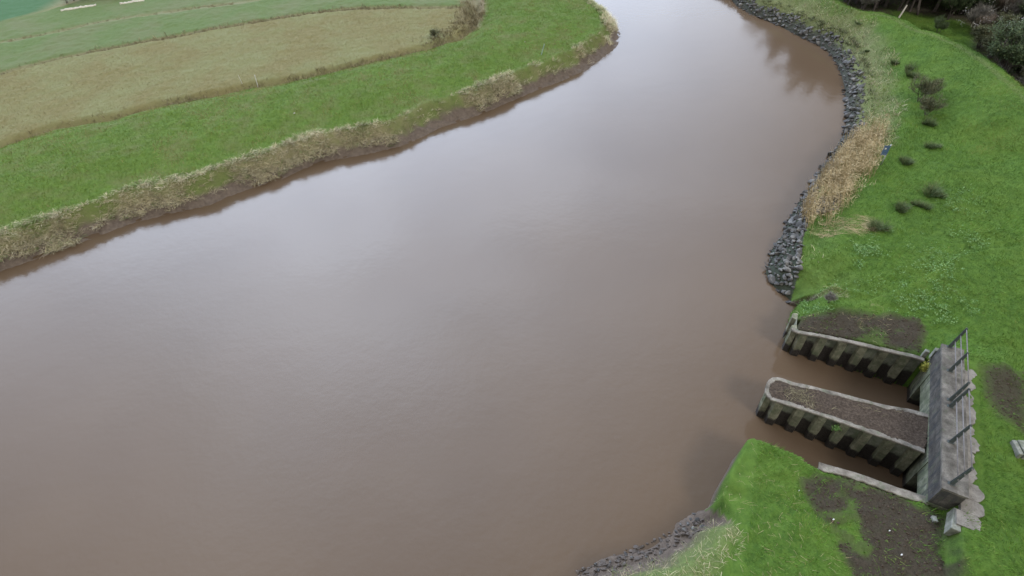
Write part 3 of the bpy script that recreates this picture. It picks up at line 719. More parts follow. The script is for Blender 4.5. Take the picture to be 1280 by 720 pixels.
def cap_beam(root, line, ztop, inward, width=.42, over=.05, thick=.12, seed=0, ragged=.03, closed=False):
    pts = resample(line, .3); A = offset(pts, -over*inward); B = offset(pts, (width-over)*inward)
    bm = bmesh.new(); rings = []
    rr = random.Random(seed)
    for i, p in enumerate(pts):
        z = ztop(*p)+rr.uniform(-.008, .008); a, b_ = A[i]+0, B[i]+(B[i]-A[i])*rr.uniform(-.5, .5)*ragged*6
        e = (b_-a)/np.linalg.norm(b_-a)*.03
        rings.append([bm.verts.new((*q_, zz)) for q_, zz in ((a, z-thick), (a, z-.03), (a+e, z), (b_-e, z-.005), (b_, z-.03), (b_, z-thick))])
    for i in range(len(rings)-1):
        for k_ in range(6):
            f_ = (rings[i][k_], rings[i+1][k_], rings[i+1][(k_+1) % 6], rings[i][(k_+1) % 6]); bm.faces.new(f_)
    bm.faces.new(rings[0]); bm.faces.new(rings[-1][::-1]); bmesh.ops.recalc_face_normals(bm, faces=bm.faces[:])
    rough(bm, .018, .35, 0, seed)
    return link('capping_beam', bm_mesh(bm, 'capping_beam'), M_cap, root)
zw = lambda x, y: (2.43+.85*min(max((np.dot(np.array([x, y])-dA, -hn)+9)/8, 0), 1)) if np.dot(np.array([x, y])-dA, hd) < 5 else 3.08
wx, wy = WING[-1]
wing = empty('wing_wall'); tag(wing, 'concrete piled wing wall of the sluice below the bare soil, north side of the channels', 'wall')
wl = WING[:-1]+[wl_hit(WING[-2], WING[-1])]
wl[-1] = tuple(np.array(WING[-1])+(np.array(WING[-1])-np.array(WING[-2]))*.1)
pile_wall(wing, [np.array(gp(987,399,1.6))]+wl, zw, 1, seed=3)
cap_beam(wing, wl, zw, 1, .30, seed=3)
swall = empty('channel_wall'); tag(swall, 'pale concrete coping strip and hidden piles along the south bank of the channel', 'wall')
sl = [tuple(np.array(STRIP[0])+(np.array(STRIP[0])-np.array(STRIP[1]))*.05)]+STRIP[1:]
pile_wall(swall, sl, zw, 1, seed=5); cap_beam(swall, sl, zw, 1, .46, seed=6, ragged=.06)
# centre pier
pS = poly([(957,487,2.65),(957.5,492,2.65),(965,500,2.65),(1003,511.5,2.75),(1041,524,2.88),(1085,540,3.0),(1119,551,3.12),(1156,565,3.23)])
pN = poly([(1164,519,3.23),(1141,512,3.2),(1108,507,3.08),(1054,493,2.9),(1014,483,2.78),(988,478,2.68),(976,472.5,2.65),(967,472,2.65),(960.5,476,2.65)])
zp = lambda x, y: 2.65+.58*min(max((np.dot(np.array([x, y])-dA, -hn)+9)/9, 0), 1)
pier = empty('pier'); tag(pier, 'long earth filled concrete piled pier with rounded nose between the two channels', 'pier')
ringP = pN+pS
pile_wall(pier, ringP, zp, 1, seed=9)
cap_beam(pier, ringP, zp, 1, .30, seed=11, ragged=.06)
inner = offset(resample(ringP, .3), .2)
def fill_mesh(ring, zf, name, step=.14):
    R_ = np.array(ring); xs_ = np.arange(R_[:, 0].min(), R_[:, 0].max()+step, step); ys_ = np.arange(R_[:, 1].min(), R_[:, 1].max()+step, step)
    X, Y = np.meshgrid(xs_, ys_); ins = inside(X, Y, [tuple(p) for p in ring]); Z = zf(X, Y)
    I_ = np.arange(X.size).reshape(X.shape); ok = ins[:-1, :-1] & ins[1:, 1:] & ins[:-1, 1:] & ins[1:, :-1]
    q_ = np.stack([I_[:-1, :-1], I_[:-1, 1:], I_[1:, 1:], I_[1:, :-1]], -1)[ok]
    u, inv = np.unique(q_, return_inverse=True)
    return mesh_np(name, np.stack([X, Y, Z], -1).reshape(-1, 3)[u], inv.reshape(-1, 4), 4, None, True)
zpv = lambda X, Y: 2.65+.58*np.clip(((X-dA[0])*-hn[0]+(Y-dA[1])*-hn[1]+9)/9, 0, 1)
pf = lambda X, Y: zpv(X, Y)-.05+.16*(fbm(X, Y, 1.4, 101)-.38)+.07*(fbm(X, Y, .3, 102)-.5)
# extend the fill under the wall
link('earth_fill', fill_mesh(offset(resample(ringP, .3), .10)+[np.array(HW(0,0))*0+np.array(pS[-1])-hn*.1, np.array(pN[0])-hn*.1], pf, 'earth_fill'), M_earth, pier)
# litter on the pier
def pt_on(PX, z0, dens):
    Pw = poly(PX, z0); bx = np.array(Pw); x, y = scatter(bx[:, 0].min(), bx[:, 0].max(), bx[:, 1].min(), bx[:, 1].max(), dens); k = inside(x, y, Pw); return x[k], y[k]
x, y = pt_on([(978,486),(996,484),(1032,492),(1048,500),(1040,514),(1010,508),(984,498)], 2.8, 110)
k = fbm(x, y, .8, 103) > .42; x, y = x[k], y[k]; x2, y2 = pt_on([(1060,500),(1130,514),(1140,522),(1110,524)], 3.1, 10); x = np.concatenate([x, x2]); y = np.concatenate([y, y2])
blade_obj('reed_litter', M_hedge, [blades('', np.stack([x, y, pf(x, y)+RNG.uniform(.0, .12, len(x))], -1), RNG.uniform(.2, .6, len(x)), .02, RNG.uniform(0, 6.283, len(x)), RNG.uniform(1.2, 1.6, len(x)), np.clip(RNG.normal(.35, .3, len(x)), 0, .95), 3, .2)],
          'dead reed litter and twigs heaped on the earth of the pier')

# ------------------------------------------------------------------ headwall
head = empty('headwall'); tag(head, 'long concrete headwall of the sluice with a rough pale deck across both channels', 'sluice')
TW = 1.22
def hbox(name, a0, a1, b0, b1, z0, z1, mat, rg=.0, cuts=0, seed=0, bev=0., parent=head):
    bm = bmesh.new(); add_prism(bm, [HW(a0, b0), HW(a1, b0), HW(a1, b1), HW(a0, b1)], z0, z1)
    if bev: bmesh.ops.bevel(bm, geom=bm.edges[:], offset=bev, segments=2, affect='EDGES')
    if cuts or rg: rough(bm, rg, .4, cuts, seed)
    return link(name, bm_mesh(bm, name), mat, parent)
bm = bmesh.new()
add_prism(bm, [HW(0, 0), HW(HL, 0), HW(HL, -TW), HW(0, -TW)], ZD-.16, ZD)
bmesh.ops.bisect_plane
for k_ in range(24):                                                     # cross cuts so that the deck can be rough
    p_ = HW(HL*(k_+.5)/24, 0); bmesh.ops.bisect_plane(bm, geom=bm.verts[:]+bm.edges[:]+bm.faces[:], plane_co=(p_[0], p_[1], 0), plane_no=(hd[0], hd[1], 0))
for k_ in range(4):
    p_ = HW(0, -TW*(k_+.5)/4); bmesh.ops.bisect_plane(bm, geom=bm.verts[:]+bm.edges[:]+bm.faces[:], plane_co=(p_[0], p_[1], 0), plane_no=(hn[0], hn[1], 0))
rough(bm, .022, .5, 0, 4)
link('deck', bm_mesh(bm, 'deck'), M_deck, head)
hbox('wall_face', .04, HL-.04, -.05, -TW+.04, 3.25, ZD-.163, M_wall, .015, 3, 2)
# ends and bearing below the wall face, with two culvert openings
def along(p): return float(np.dot(np.array(p)-dA, hd))
aN = along(WING[-1]); aP0 = along(pN[0]); aP1 = along(pS[-1]); aS = along(STRIP[0])
print('along', aN, aP0, aP1, aS, HL)
for (c0, c1) in ((aN+.1, aP0), (aP1, aS-.1)):
    wch = c1-c0; o0, o1 = c0+wch*.22, c0+wch*.74
    hbox('pilaster', c0-.5, o0, -.02, -TW+.06, -1.1, 3.247, M_pil, .02, 3, 5)
    hbox('pilaster', o1, c1+.5, -.02, -TW+.06, -1.1, 3.247, M_pil, .02, 3, 6)
    hbox('lintel', o0, o1, -.06, -TW+.06, 1.9, 3.245, M_pil, .01, 2, 7)
    hbox('culvert_dark_back', o0-.1, o1+.1, -.85, -1.0, -1.1, 1.95, M_hole)  # black sheet closing the recess, stands for the unlit depth
hbox('pilaster', aP0+.5, aP1-.5, -.03, -TW+.06, -1.1, 3.247, M_pil)
# ragged apron behind the deck
apron = empty('apron'); tag(apron, 'row of ragged pale concrete pads behind the railed deck', 'paving')
r = random.Random(5); a_ = .55
while a_ < HL+.75:
    w_ = r.uniform(.85, 1.35); dp = r.uniform(.7, 1.05); ring = [HW(a_, -TW+.05), HW(a_+w_, -TW+.05)]
    if a_ > HL-.3: ring = [HW(a_, -TW+.25), HW(a_+w_, -TW+.25)]
    nn_ = 9
    for k_ in range(nn_):
        u = k_/(nn_-1); aa = a_+w_*(1-u); bb = -TW-dp*(.62+.38*math.sin(math.pi*min(max(u*1.0, .03), .97))**.5)+r.uniform(-.06, .06); ring.append(HW(aa, bb))
    bm = bmesh.new(); cx, cy = HW(a_+w_/2, -TW-.5); z_ = 4.14
    add_prism(bm, ring, z_-.25, [z_+.06]*2+[z_+.04]*nn_)
    link('pad', bm_mesh(bm, 'pad'), M_apron, apron); a_ += w_+.015

# guard rails
def railing(stations, label):
    root = empty('guard_railing', (*HW(stations[0], -.5), ZD)); tag(root, label, 'railing', 'guard railings on the deck')
    o3 = Vector((*HW(stations[0], -.5), ZD))
    leanv = np.array(-hn)*.16
    for s_ in stations:
        bm = bmesh.new(); p = Vector((*HW(s_, -.42), ZD))-o3
        t = Vector((hd[0], hd[1], 0)); nv = Vector((-hn[0], -hn[1], 0))
        # channel section raked post on a foot plate
        for off_ in (-.035, .035):
            vs = []
            for (zz, ww) in ((0, .10), (1.86, .055)):
                c_ = p+nv*(.06*zz)+t*off_+Vector((0, 0, zz)); vs.append([bm.verts.new(c_+nv*sx1*ww+t*sy1*.012) for sx1, sy1 in ((-1, -1), (1, -1), (1, 1), (-1, 1))])
            for k_ in range(4): bm.faces.new((vs[0][k_], vs[0][(k_+1) % 4], vs[1][(k_+1) % 4], vs[1][k_]))
            bm.faces.new(vs[1]); bm.faces.new(vs[0][::-1])
        add_prism(bm, [((p+nv*a2+t*b2).x, (p+nv*a2+t*b2).y) for a2, b2 in ((-.16, -.09), (.16, -.09), (.16, .09), (-.16, .09))], p.z+.004, p.z+.03)
        link('post', bm_mesh(bm, 'post'), M_rpost, root)
    for zz in (.62, 1.2, 1.8):
        bm = bmesh.new(); a = Vector((*HW(stations[0]-.12, -.42), ZD))-o3; b2 = Vector((*HW(stations[-1]+.12, -.42), ZD))-o3
        sh = Vector((-hn[0], -hn[1], 0))*(.06*zz)+Vector((0, 0, zz))
        add_tube(bm, a+sh, b2+sh, .032, .032, 8); link('rail', bm_mesh(bm, 'rail', True), M_rail, root)
st = [along(gp(px, py, ZD)) for px, py in ((1188,434),(1188,464),(1187,500),(1187,506),(1189,553),(1187,604))]
print('stations', st)
railing(st[:3], 'three bar steel guard railing on the north half of the deck')
railing([st[3]+.12]+st[4:], 'three bar steel guard railing on the south half of the deck')

# ------------------------------------------------------------------ concrete posts and blocks
def cpost(px, py, zt, wdt, label, grp=None, tilt=0., z0=3.1, name='concrete_post', sx=1., m=M_post):
    x_, y_ = gp(px, py, z0); g = gz(x_, y_); bm = bmesh.new()
    add_prism(bm, [(-wdt*sx, -wdt), (wdt*sx, -wdt), (wdt*sx, wdt), (-wdt*sx, wdt)], -.35, zt)
    bmesh.ops.bevel(bm, geom=bm.edges[:], offset=.02, segments=1, affect='EDGES'); rough(bm, .015, .25, 2, int(px))
    o = link(name, bm_mesh(bm, name), m, None, (x_, y_, g)); o.rotation_euler = (tilt, tilt*.6, math.atan2(hd[1], hd[0])); tag(o, label, 'post' if 'post' in name else 'block', grp)
    return o
g_ = 'stub posts at the north end of the deck'
cpost(1143,446,.6,.13,'mossy concrete stub farthest from the deck in the row of three', g_)
cpost(1153.5,446,.75,.13,'mossy concrete stub in the middle of the row of three', g_)
cpost(1166,446,.9,.17,'wide pale concrete stub nearest the deck in the row of three', g_)
def block(px, py, z0, L_, W_, H1, rz, label, name='concrete_block'):
    x_, y_ = gp(px, py, z0); bm = bmesh.new()
    add_prism(bm, [(-L_/2, -W_/2), (L_/2, -W_/2), (L_/2*.95, W_/2), (-L_/2, W_/2)], -.2, [H1*.85, H1, H1, H1*.9])
    bmesh.ops.bevel(bm, geom=bm.edges[:], offset=.025, segments=1, affect='EDGES'); rough(bm, .02, .3, 2, int(px))
    o = link(name, bm_mesh(bm, name), M_post, None, (x_, y_, gz(x_, y_))); o.rotation_euler.z = rz; tag(o, label, 'block'); return o
ah = math.atan2(hd[1], hd[0])
block(1187,657,3.3,1.35,.42,.6,ah-.12,'pale weathered concrete block lying at the south end of the headwall')
block(1167,650,3.1,.35,.22,.2,ah+.3,'small pale concrete lump on soil near the headwall corner')
block(1268,563,4.0,.95,.22,.35,ah+.3,'narrow concrete block in the grass near the right edge of the photo')
block(1278,563,4.0,1.0,.38,.42,ah+.3,'wide concrete block in the grass cut by the right edge of the photo')
# yellow moss plant on the wing corner
x_, y_ = HW(aN+.25, .12); P = np.array([x_, y_, 2.95])+RNG.normal(0, 1, (420, 3))*np.array([.10, .10, .2])
mo = blade_obj('moss_clump', M_yel, [leafs(P, RNG.uniform(.06, .13, len(P)), RNG.random(len(P)))], 'yellow green moss clump hanging at the inner corner of the wing wall', None); mo['category'] = 'plant'
# algae weed on the pier face
x_, y_ = gp(1047,534,2.4); P = np.array([x_, y_, 2.3])+RNG.normal(0, 1, (300, 3))*np.array([.12, .08, .09])
mo = blade_obj('wall_weed', M_leaf, [leafs(P, RNG.uniform(.05, .12, len(P)), RNG.random(len(P)))], 'small pale weed growing out of the south face of the pier', None); mo['category'] = 'plant'

# ------------------------------------------------------------------ signs, posts, litter
def base_at(px, py, z0=2.3):
    for _ in range(6):
        x_, y_ = gp(px, py, z0); z0 = gz(x_, y_)
    return x_, y_, z0
x_, y_, z_ = base_at(1101, 206)
sg = empty('river_sign', (x_, y_, z_), -.15); tag(sg, 'small dark blue sign on a thin grey pole beside the reeds', 'sign')
bm = bmesh.new(); add_tube(bm, (0, 0, -.2), (.03, .0, 2.2), .045, .045, 8); link('pole', bm_mesh(bm, 'pole', True), M_grey, sg)
bm = bmesh.new(); add_prism(bm, [(-.5, -.05), (.03, -.05), (.03, -.08), (-.5, -.08)], 1.1, 2.1); link('panel', bm_mesh(bm, 'panel'), M_navy, sg)
bm = bmesh.new(); add_prism(bm, [(-.40, -.0825), (-.24, -.0825), (-.24, -.0855), (-.40, -.0855)], 1.72, 1.88); link('mark', bm_mesh(bm, 'mark'), M_white, sg)
def stick(name, px, py, h_, rad, lean, mat, label, cat='post', z0=2.0):
    x_, y_, z_ = base_at(px, py, z0); bm = bmesh.new(); add_tube(bm, (0, 0, -.2), (lean[0], lean[1], h_), rad, rad*.85, 7)
    o = link(name, bm_mesh(bm, name), mat, None, (x_, y_, z_)); tag(o, label, cat); return o
stick('marker_post', 322, 109, 2.3, .06, (.2, .0), M_white, 'slim white marker post leaning at the ditch edge on the left')
stick('marker_post', 305, 110, 1.2, .04, (-.1, .0), M_pale, 'thin short grey stake left of the white marker post')
stick('wooden_stake', 676, 83, 1.3, .045, (.5, .3), M_ltblue, 'pale blue stick leaning on the left bank grass above the reeds', 'stake')
stick('leaning_plank', 1122, 24, 1.7, .13, (.9, .6), M_pale, 'pale plank leaning in front of the dark trees beyond the levee', 'plank')
for px, py, s_, lb in ((368,142,.13,'white scrap of litter on the green left bank, largest'), (656,53,.09,'tiny white scrap on the far left bank grass'), (1041,650,.07,'tiny white scrap on the near soil left'), (1126,694,.07,'white scrap lying lowest on the near bare soil'),
                       (1111,664,.06,'tiny white scrap in the middle of the near bare soil'), (998,614,.05,'tiny white scrap at the edge of the near soil and grass')):
    x_, y_, z_ = base_at(px, py, 2); bm = bmesh.new(); add_prism(bm, [(-s_, -s_*.4), (s_*.2, -s_*.6), (s_, s_*.3), (.1*s_, s_*.5)], .05, [.06, .12, .07, .1])
    tag(link('litter_scrap', bm_mesh(bm, 'litter_scrap'), M_white, None, (x_, y_, z_+.02)), lb, 'litter')

# ------------------------------------------------------------------ rush clumps
def clump_mesh(seed, rad, hgt, nb):
    global RNG; r0 = RNG; RNG = np.random.default_rng(seed)
    ps = []
    for q in range(5):
        m_ = nb//5; r2 = rad*RNG.uniform(.45, .8); az = RNG.uniform(0, 6.283, m_); rr_ = np.sqrt(RNG.random(m_))*r2*.5; ox, oy = RNG.normal(0, rad*.33, 2)
        ps.append(blades('', np.stack([ox+rr_*np.cos(az), oy+rr_*np.sin(az), np.full(m_, -.05)], -1), hgt*RNG.uniform(.55, 1.1)*RNG.uniform(.5, 1.15, m_), .02, az+RNG.normal(0, .5, m_), RNG.uniform(.02, .35, m_)+.4*rr_/r2, np.clip(RNG.normal(.5, .3, m_), 0, 1), 3, .6))
    RNG = r0; nvv = 0; T_ = []
    for p_ in ps: T_.append(p_[1]+nvv); nvv += len(p_[0])
    v = (np.concatenate([p_[0] for p_ in ps]), np.concatenate(T_), np.concatenate([p_[2] for p_ in ps]))
    return mesh_np('rush_clump', v[0], v[1], 3, dict(rnd=v[2]))
CM = [clump_mesh(i, .8, 1.05, 1300) for i in (1, 2, 3)]
for m_ in CM: m_.materials.append(M_rush)
for i, (px, py, s_, lb) in enumerate([(1097,283,1.0,'dark rush clump beside the flattened reeds, nearest to the sluice'), (1129,259,1.05,'dark rush clump, larger of the close pair above the flattened reeds'), (1150,255,.75,'small dark rush clump, smaller of the close pair'),
        (1165,240,1.15,'large dark rush clump highest up the slope right of the sign'), (1130,201,1.1,'ragged rush clump right of the blue sign'), (1166,181,.8,'faint thin rush clump below the bushes on the slope'), (1161,152,.85,'low dark rush clump just below the row of bushes'),
        (1122,68,.9,'lone dark tuft farthest up the levee slope'), (1137,84,.95,'dark tuft above the bushes, upper of the touching pair'), (1141,92,.85,'dark tuft above the bushes, lower of the touching pair'), (1084,62,.5,'tiny dark tuft on the berm near the far riprap'), (1067,36,.8,'low flat dark tuft on the far berm below the levee crest')]):
    x_, y_, z_ = base_at(px, py+3, 2.6); o = bpy.data.objects.new('rush_clump', CM[i % 3]); COL.objects.link(o); o.location = (x_, y_, z_); o.scale = (s_, s_, s_*(.85 if i != 11 else .4)); o.rotation_euler.z = i*1.3
    tag(o, lb, 'rush clump', 'rush clumps on the right bank')

# ------------------------------------------------------------------ trees and bushes
def tree(name, seed, h, spread, tw_n, tw_len, leafmat, leaf_n=0, trunk_r=.12, multi=1, leafsize=.12, low=.15, tw_w=.03):
    """trunk with limbs as one mesh, crown (twigs or leaves) as another; returns an Empty"""
    r = random.Random(seed); bm = bmesh.new(); tips = []
    def grow(p, d, L_, rad, lvl):
        segs = 3; q_ = p.copy()
        for k_ in range(segs):
            d2 = (d+Vector((r.gauss(0, .16), r.gauss(0, .16), r.gauss(0, .08)+.04))).normalized(); e = q_+d2*L_/segs
            add_tube(bm, q_, e, rad*(1-.25*k_), rad*(1-.25*(k_+1)), 5 if lvl < 2 else 3, False); q_ = e; d = d2
            if lvl > 0: tips.append((q_.copy(), d.copy()))
            if lvl < 3 and (k_ > 0 or lvl > 0):
                for _ in range(2 if lvl < 2 else 1):
                    o_ = Vector((r.gauss(0, 1), r.gauss(0, 1), r.uniform(-.1, .7))).normalized(); grow(q_, (d*.55+o_*spread).normalized(), L_*r.uniform(.45, .65), rad*.5, lvl+1)
    for m_ in range(multi):
        a = r.uniform(0, 6.28); o_ = Vector((math.cos(a), math.sin(a), 0))*(.25 if multi > 1 else 0)*h*.2
        grow(o_+Vector((0, 0, -.2)), (Vector((0, 0, 1))+o_*.6).normalized(), h*.55*r.uniform(.8, 1.1), trunk_r, 0)
    root = empty(name); link('trunk', bm_mesh(bm, 'trunk'), M_bark, root)
    g = np.random.default_rng(seed); T = np.array([t[0] for t in tips]); Dv = np.array([t[1] for t in tips])
    i = g.integers(0, len(T), tw_n); P = T[i]+g.normal(0, .12*h*.25, (tw_n, 3)); P[:, 2] = np.maximum(P[:, 2], low*h*.3)
    az = np.arctan2(Dv[i, 1], Dv[i, 0])+g.normal(0, 1.0, tw_n)
    pr = [blades('', P, g.uniform(.4, 1.2, tw_n)*tw_len, tw_w, az, g.uniform(.1, 1.3, tw_n), np.clip(g.normal(.45, .25, tw_n), 0, 1), 2, .3)]
    if leaf_n:
        i = g.integers(0, len(T), leaf_n); P = T[i]+g.normal(0, .13*h*.3, (leaf_n, 3)); P[:, 2] = np.maximum(P[:, 2], .15)
        pr = [leafs(P, g.uniform(.6, 1.4, leaf_n)*leafsize, np.clip(g.normal(.45, .27, leaf_n), 0, 1))]+[pr[0]]
    blade_obj('crown', leafmat, pr, parent=root); return root
def hide_far(o): o.location = (0, -900, -50)
protos = dict(
 bare=tree('bare_tree', 1, 8, .9, 7000, .8, M_tw, trunk_r=.16, low=.6),
 bare2=tree('bare_tree', 2, 7, 1.0, 6500, .7, M_twr, trunk_r=.13, multi=2, low=.6),
 shrub=tree('bare_shrub', 3, 3.6, 1.2, 5200, .6, M_tw, trunk_r=.06, multi=5, low=.1),
 shrubr=tree('bare_shrub', 4, 3.2, 1.2, 5200, .55, M_twr, trunk_r=.05, multi=5, low=.1),
 ever=tree('ivy_tree', 5, 4.6, 1.0, 2500, .5, M_ever, 9000, .10, 3, .14),
 olive=tree('bramble_thicket', 6, 2.6, 1.4, 3500, .5, M_olive, 8500, .05, 6, .12, .05),
 bush=tree('hawthorn_bush', 8, 1.7, 1.0, 2600, .32, M_olive, 1800, .03, 5, .07, .05, .02))
used = set()
def put(kind, px, py, s_, lb, cat, grp, z0=2.3, rz=None, world=None):
    x_, y_, z_ = base_at(px, py, z0) if world is None else (world[0], world[1], gz(*world))
    p = protos[kind]; o = p if kind not in used else copy_tree(p); used.add(kind)
    o.location = (x_, y_, z_); o.scale = (s_, s_, s_); o.rotation_euler.z = random.uniform(0, 6.28) if rz is None else rz
    tag(o, lb, cat, grp); return o
put('bush', 1149, 126, 1.7, 'tall twiggy bush, upper of the two in the row on the levee slope', 'bush', 'bushes on the levee slope')
put('bush', 1157, 144, 1.3, 'round twiggy bush, lower of the two in the row on the levee slope', 'bush', 'bushes on the levee slope')
GT = 'trees beyond the levee'
for i, (px, py, k, s_) in enumerate([(1042,-4,'bare',.9),(1055,0,'bare2',.95),(1068,5,'bare2',1.),(1082,8,'bare',1.),(1094,11,'bare2',.9),(1106,9,'bare',1.1),(1120,12,'bare2',1.),(1137,14,'bare',1.1),(1152,18,'bare2',1.),(1168,14,'bare',1.2)]):
    put(k, px, py, s_*(.95 if px < 1075 else 1.3), 'bare grey tree in the front row of the dark wood beyond the levee' if k == 'bare' else 'bare russet brown tree in the front row of the dark wood beyond the levee', 'tree', GT+(', grey' if k == 'bare' else ', russet'))
for i, (px, py, k, s_, lb) in enumerate([
        (1172,42,'ever',.5,'small pale green bush at the left edge of the grass clearing'), (1184,24,'ever',.95,'dark ivy green tree just behind the grass clearing'), (1200,18,'ever',1.2,'tallest ivy green tree above the clearing'),
        (1217,38,'shrub',1.0,'grey twiggy shrub at the right end of the clearing'), (1230,22,'ever',1.1,'ivy green tree behind the pale seed heads'),
        (1222,60,'olive',1.2,'olive bramble thicket nearest the clearing behind the crest'), (1228,48,'shrubr',1.0,'russet shrub beside the pale broken branch'),
        (1236,72,'olive',1.25,'olive bramble thicket just over the levee crest'), (1252,92,'shrubr',.85,'low russet shrub close over the crest')]):
    put(k, px, py, s_, lb, 'tree' if k == 'ever' else 'shrub', 'shrubs and thickets beyond the levee')
rw = random.Random(21); WC = poly(_cp)
def bez(x_, y_):
    return float(lut(G['wood'], np.array([x_]), np.array([y_]))[0]), float(DC(np.array([x_]), np.array([y_]))[0])
cnt = 0
gx_ = 50.
while gx_ < 104:
    gy_ = 52.
    while gy_ < 128:
        x_, y_ = gx_+rw.uniform(-1, 1), gy_+rw.uniform(-1, 1); wd, dcc = bez(min(x_, 97), y_)
        P_ = project(np.array([[x_, y_, 3.]])); vis = -60 < P_[0][0] < 1340 and -60 < P_[1][0] < 800
        dcl = dist_poly(np.array([x_]), np.array([y_]), CLEAR+[CLEAR[0]])[0][0]
        if (wd > .6 or x_ > 97) and vis and dcl > 2.2:
            px = P_[0][0]; far = P_[1][0] < 14
            q_ = rw.random()
            k = ('bare' if q_ < .4 else 'bare2' if q_ < .65 else 'ever' if q_ < .85 else 'shrub') if far else ('shrub' if q_ < .34 else 'shrubr' if q_ < .44 else 'olive' if q_ < .80 else 'ever')
            lb = {'bare': 'bare grey tree deep in the wood beyond the levee', 'bare2': 'bare russet brown tree deep in the wood beyond the levee', 'ever': 'dark ivy green tree among the bare shrubs beyond the levee',
                  'shrub': 'grey twiggy shrub in the dense thicket beyond the levee', 'shrubr': 'russet twiggy shrub in the dense thicket beyond the levee', 'olive': 'olive bramble mound in the dense thicket beyond the levee'}[k]
            put(k, 0, 0, rw.uniform(1.0, 1.5), lb, 'tree' if k in ('bare', 'bare2', 'ever') else 'shrub', lb.split(' beyond')[0].split(' in the')[0].split(' among')[0].split(' deep')[0]+'s beyond the levee', world=(x_, y_)); cnt += 1
        gy_ += 2.9
    gx_ += 2.9
print('wood', cnt)
# pale seed heads over the shrubs, one climbing plant
sx_, sy_, sz_ = base_at(1246, 50); P = []
for k_ in range(26):
    c_ = np.array([sx_, sy_, sz_+2.6])+RNG.normal(0, 1, 3)*np.array([3.2, 3.6, .7]); P.append(c_+RNG.normal(0, .22, (26, 3)))
P = np.concatenate(P); mo = blade_obj('seed_head_climber', M_fluff, [leafs(P, RNG.uniform(.06, .13, len(P)), RNG.random(len(P)))], 'pale fluffy seed heads of a climber over the shrubs at top right', None); mo['category'] = 'plant'
x_, y_, z_ = base_at(1214, 33); bm = bmesh.new(); pv = Vector((0, 0, 1.6)); rb = random.Random(3)
for k_ in range(6):
    q_ = pv+Vector((.55, .18, rb.uniform(-.1, .18))); add_tube(bm, pv, q_, .09-.01*k_, .08-.01*k_, 6); pv = q_
    if k_ in (2, 4): add_tube(bm, pv, pv+Vector((.4, -.3, .5)), .04, .02, 5)
add_tube(bm, (0, 0, -.1), (0, 0, 1.62), .08, .09, 6)
tag(link('pale_branch', bm_mesh(bm, 'pale_branch'), M_pale, None, (x_, y_, z_)), 'pale bare broken branch among the shrubs at top right', 'branch')
# far left: hedge behind the fields and white strips in front of it
for i, (px, py, k, s_, lb) in enumerate([(84,4,'shrub',.55,'low dark shrub at the left end of the far field hedge'), (93,1,'shrub',.7,'dark shrub above the white strip in the far left field'), (103,-1,'ever',.6,'dark green shrub above the middle of the far white strip'),
        (113,-3,'ever',.65,'dark green shrub above the right end of the far white strip'), (124,-3,'shrubr',.75,'brown shrub right of the long white strip'), (137,-4,'shrubr',.7,'brown shrub between the two far white strips'), (150,-6,'shrub',.8,'grey shrub above the short far white strip'), (166,-8,'ever',.6,'green shrub at the right end of the far hedge')]):
    put(k, px, py, s_, lb, 'shrub', 'shrubs of the far left hedge', 1.9)
for (a0, a1, lb) in (((76,12.5),(120,6),'long low white strip in front of the hedge in the far left field'), ((150,4.5),(180,.5),'short low white strip right of the long one in the far left field')):
    A = np.array(gp(*a0, 2)); B = np.array(gp(*a1, 2)); n_ = 14; t_ = (B-A)/np.linalg.norm(B-A); nr = np.array([-t_[1], t_[0]]); bm = bmesh.new(); rg = []
    for k_ in range(n_+1):
        c_ = A+(B-A)*k_/n_; zz = gz(*c_); hh_ = .26+random.uniform(-.08, .08); w_ = .24+random.uniform(-.08, .05)
        rg.append([bm.verts.new((*(c_+nr*w_*math.cos(u)*-1), zz-.05+hh_*math.sin(u))) for u in [math.pi*q_/6 for q_ in range(7)]])
    for k_ in range(n_):
        for j in range(6): bm.faces.new((rg[k_][j], rg[k_+1][j], rg[k_+1][j+1], rg[k_][j+1]))
    bm.faces.new(rg[0]); bm.faces.new(rg[-1][::-1]); bmesh.ops.recalc_face_normals(bm, faces=bm.faces[:])
    tag(link('white_strip', bm_mesh(bm, 'white_strip', True), M_pale), lb, 'sheeting')
# small shrubs on the left ditch
for px, py, s_, lb in ((545,55,.8,'low twiggy bush on the ditch edge before the bend'),):
    put('bush', px, py, s_, lb, 'bush', 'bushes along the left ditch', 1.9)
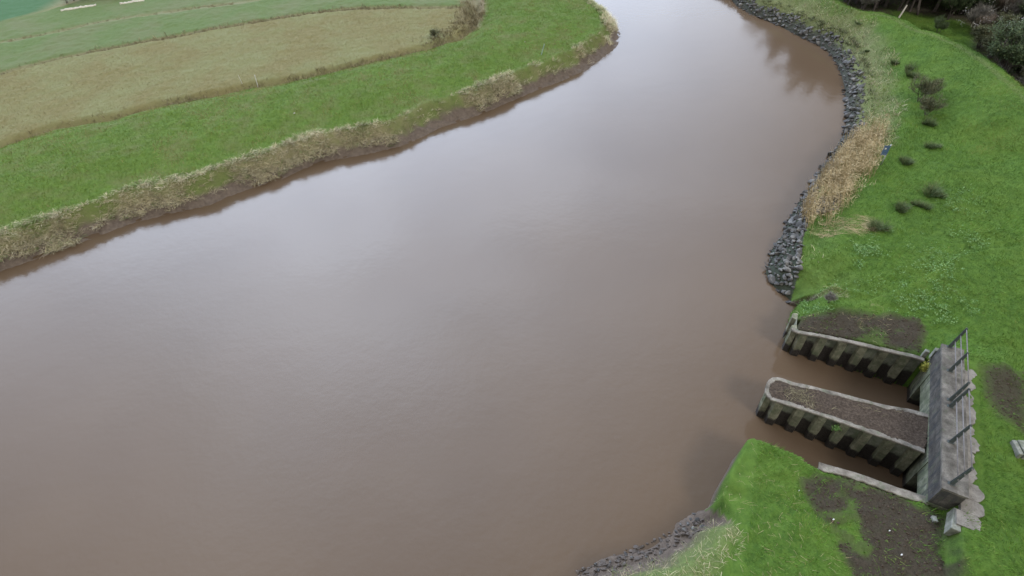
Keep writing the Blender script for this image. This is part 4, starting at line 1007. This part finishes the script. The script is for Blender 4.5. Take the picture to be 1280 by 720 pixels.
# dead twiggy plant near the wing
put('shrub', 1036, 378, .28, 'small pale dead twiggy plant on the bank above the wing wall', 'plant', None, 2.1)

# ------------------------------------------------------------------ light
SE, SA = math.radians(46), math.radians(148)      # elevation, compass azimuth (clockwise from +Y)
sun = bpy.data.lights.new('sun', 'SUN'); sun.energy = 1.5; sun.angle = math.radians(14); sun.color = (1, .96, .9)
so = bpy.data.objects.new('sun', sun); COL.objects.link(so)
sd = Vector((math.sin(SA)*math.cos(SE), math.cos(SA)*math.cos(SE), math.sin(SE)))
so.rotation_euler = sd.to_track_quat('Z', 'Y').to_euler()
w = bpy.data.worlds.new('World'); sc.world = w; w.use_nodes = True; nt = w.node_tree; n = N(nt)
sky = n.new('ShaderNodeTexSky', sky_type='NISHITA'); sky.sun_disc = False; sky.sun_elevation = SE; sky.sun_rotation = SA; sky.air_density = 1.; sky.dust_density = 3
g = n.coord('Generated'); z = n.sep(g)[2]
cl = n.noise(2.3, 5, n.mapv(g, (1, 1, 3.0)), .55, .4)
cloud = n.ramp(cl, [(.3, (8.2, 8.4, 8.6)), (.5, (9.8, 9.8, 9.7)), (.72, (13.0, 12.9, 12.6))])
o_ = n.sep(g)
lobe = n.math('ADD', n.math('MULTIPLY', o_[1], .82), n.math('ADD', n.math('MULTIPLY', o_[2], .50), n.math('MULTIPLY', o_[0], -.27)))
lowf = n.ramp(lobe, [(.35, (.60, .58, .54)), (.68, (.74, .74, .77)), (.9, (2.55, 2.95, 3.7)), (1, (4.6, 5.3, 6.6))])
cloud = n.mix(1, cloud, lowf, 'MULTIPLY')
colr = n.mix(.92, sky.outputs[0], cloud)
bg = nt.nodes['Background']; n.out(colr, bg.inputs[0]); bg.inputs[1].default_value = .12

sc.view_settings.view_transform = 'Standard'; sc.view_settings.look = 'None'; sc.view_settings.exposure = .3; sc.view_settings.gamma = 1
sc.view_settings.use_curve_mapping = False
sc.cycles.max_bounces = 6; sc.cycles.use_denoising = True
sc.cycles.sample_clamp_indirect = 6
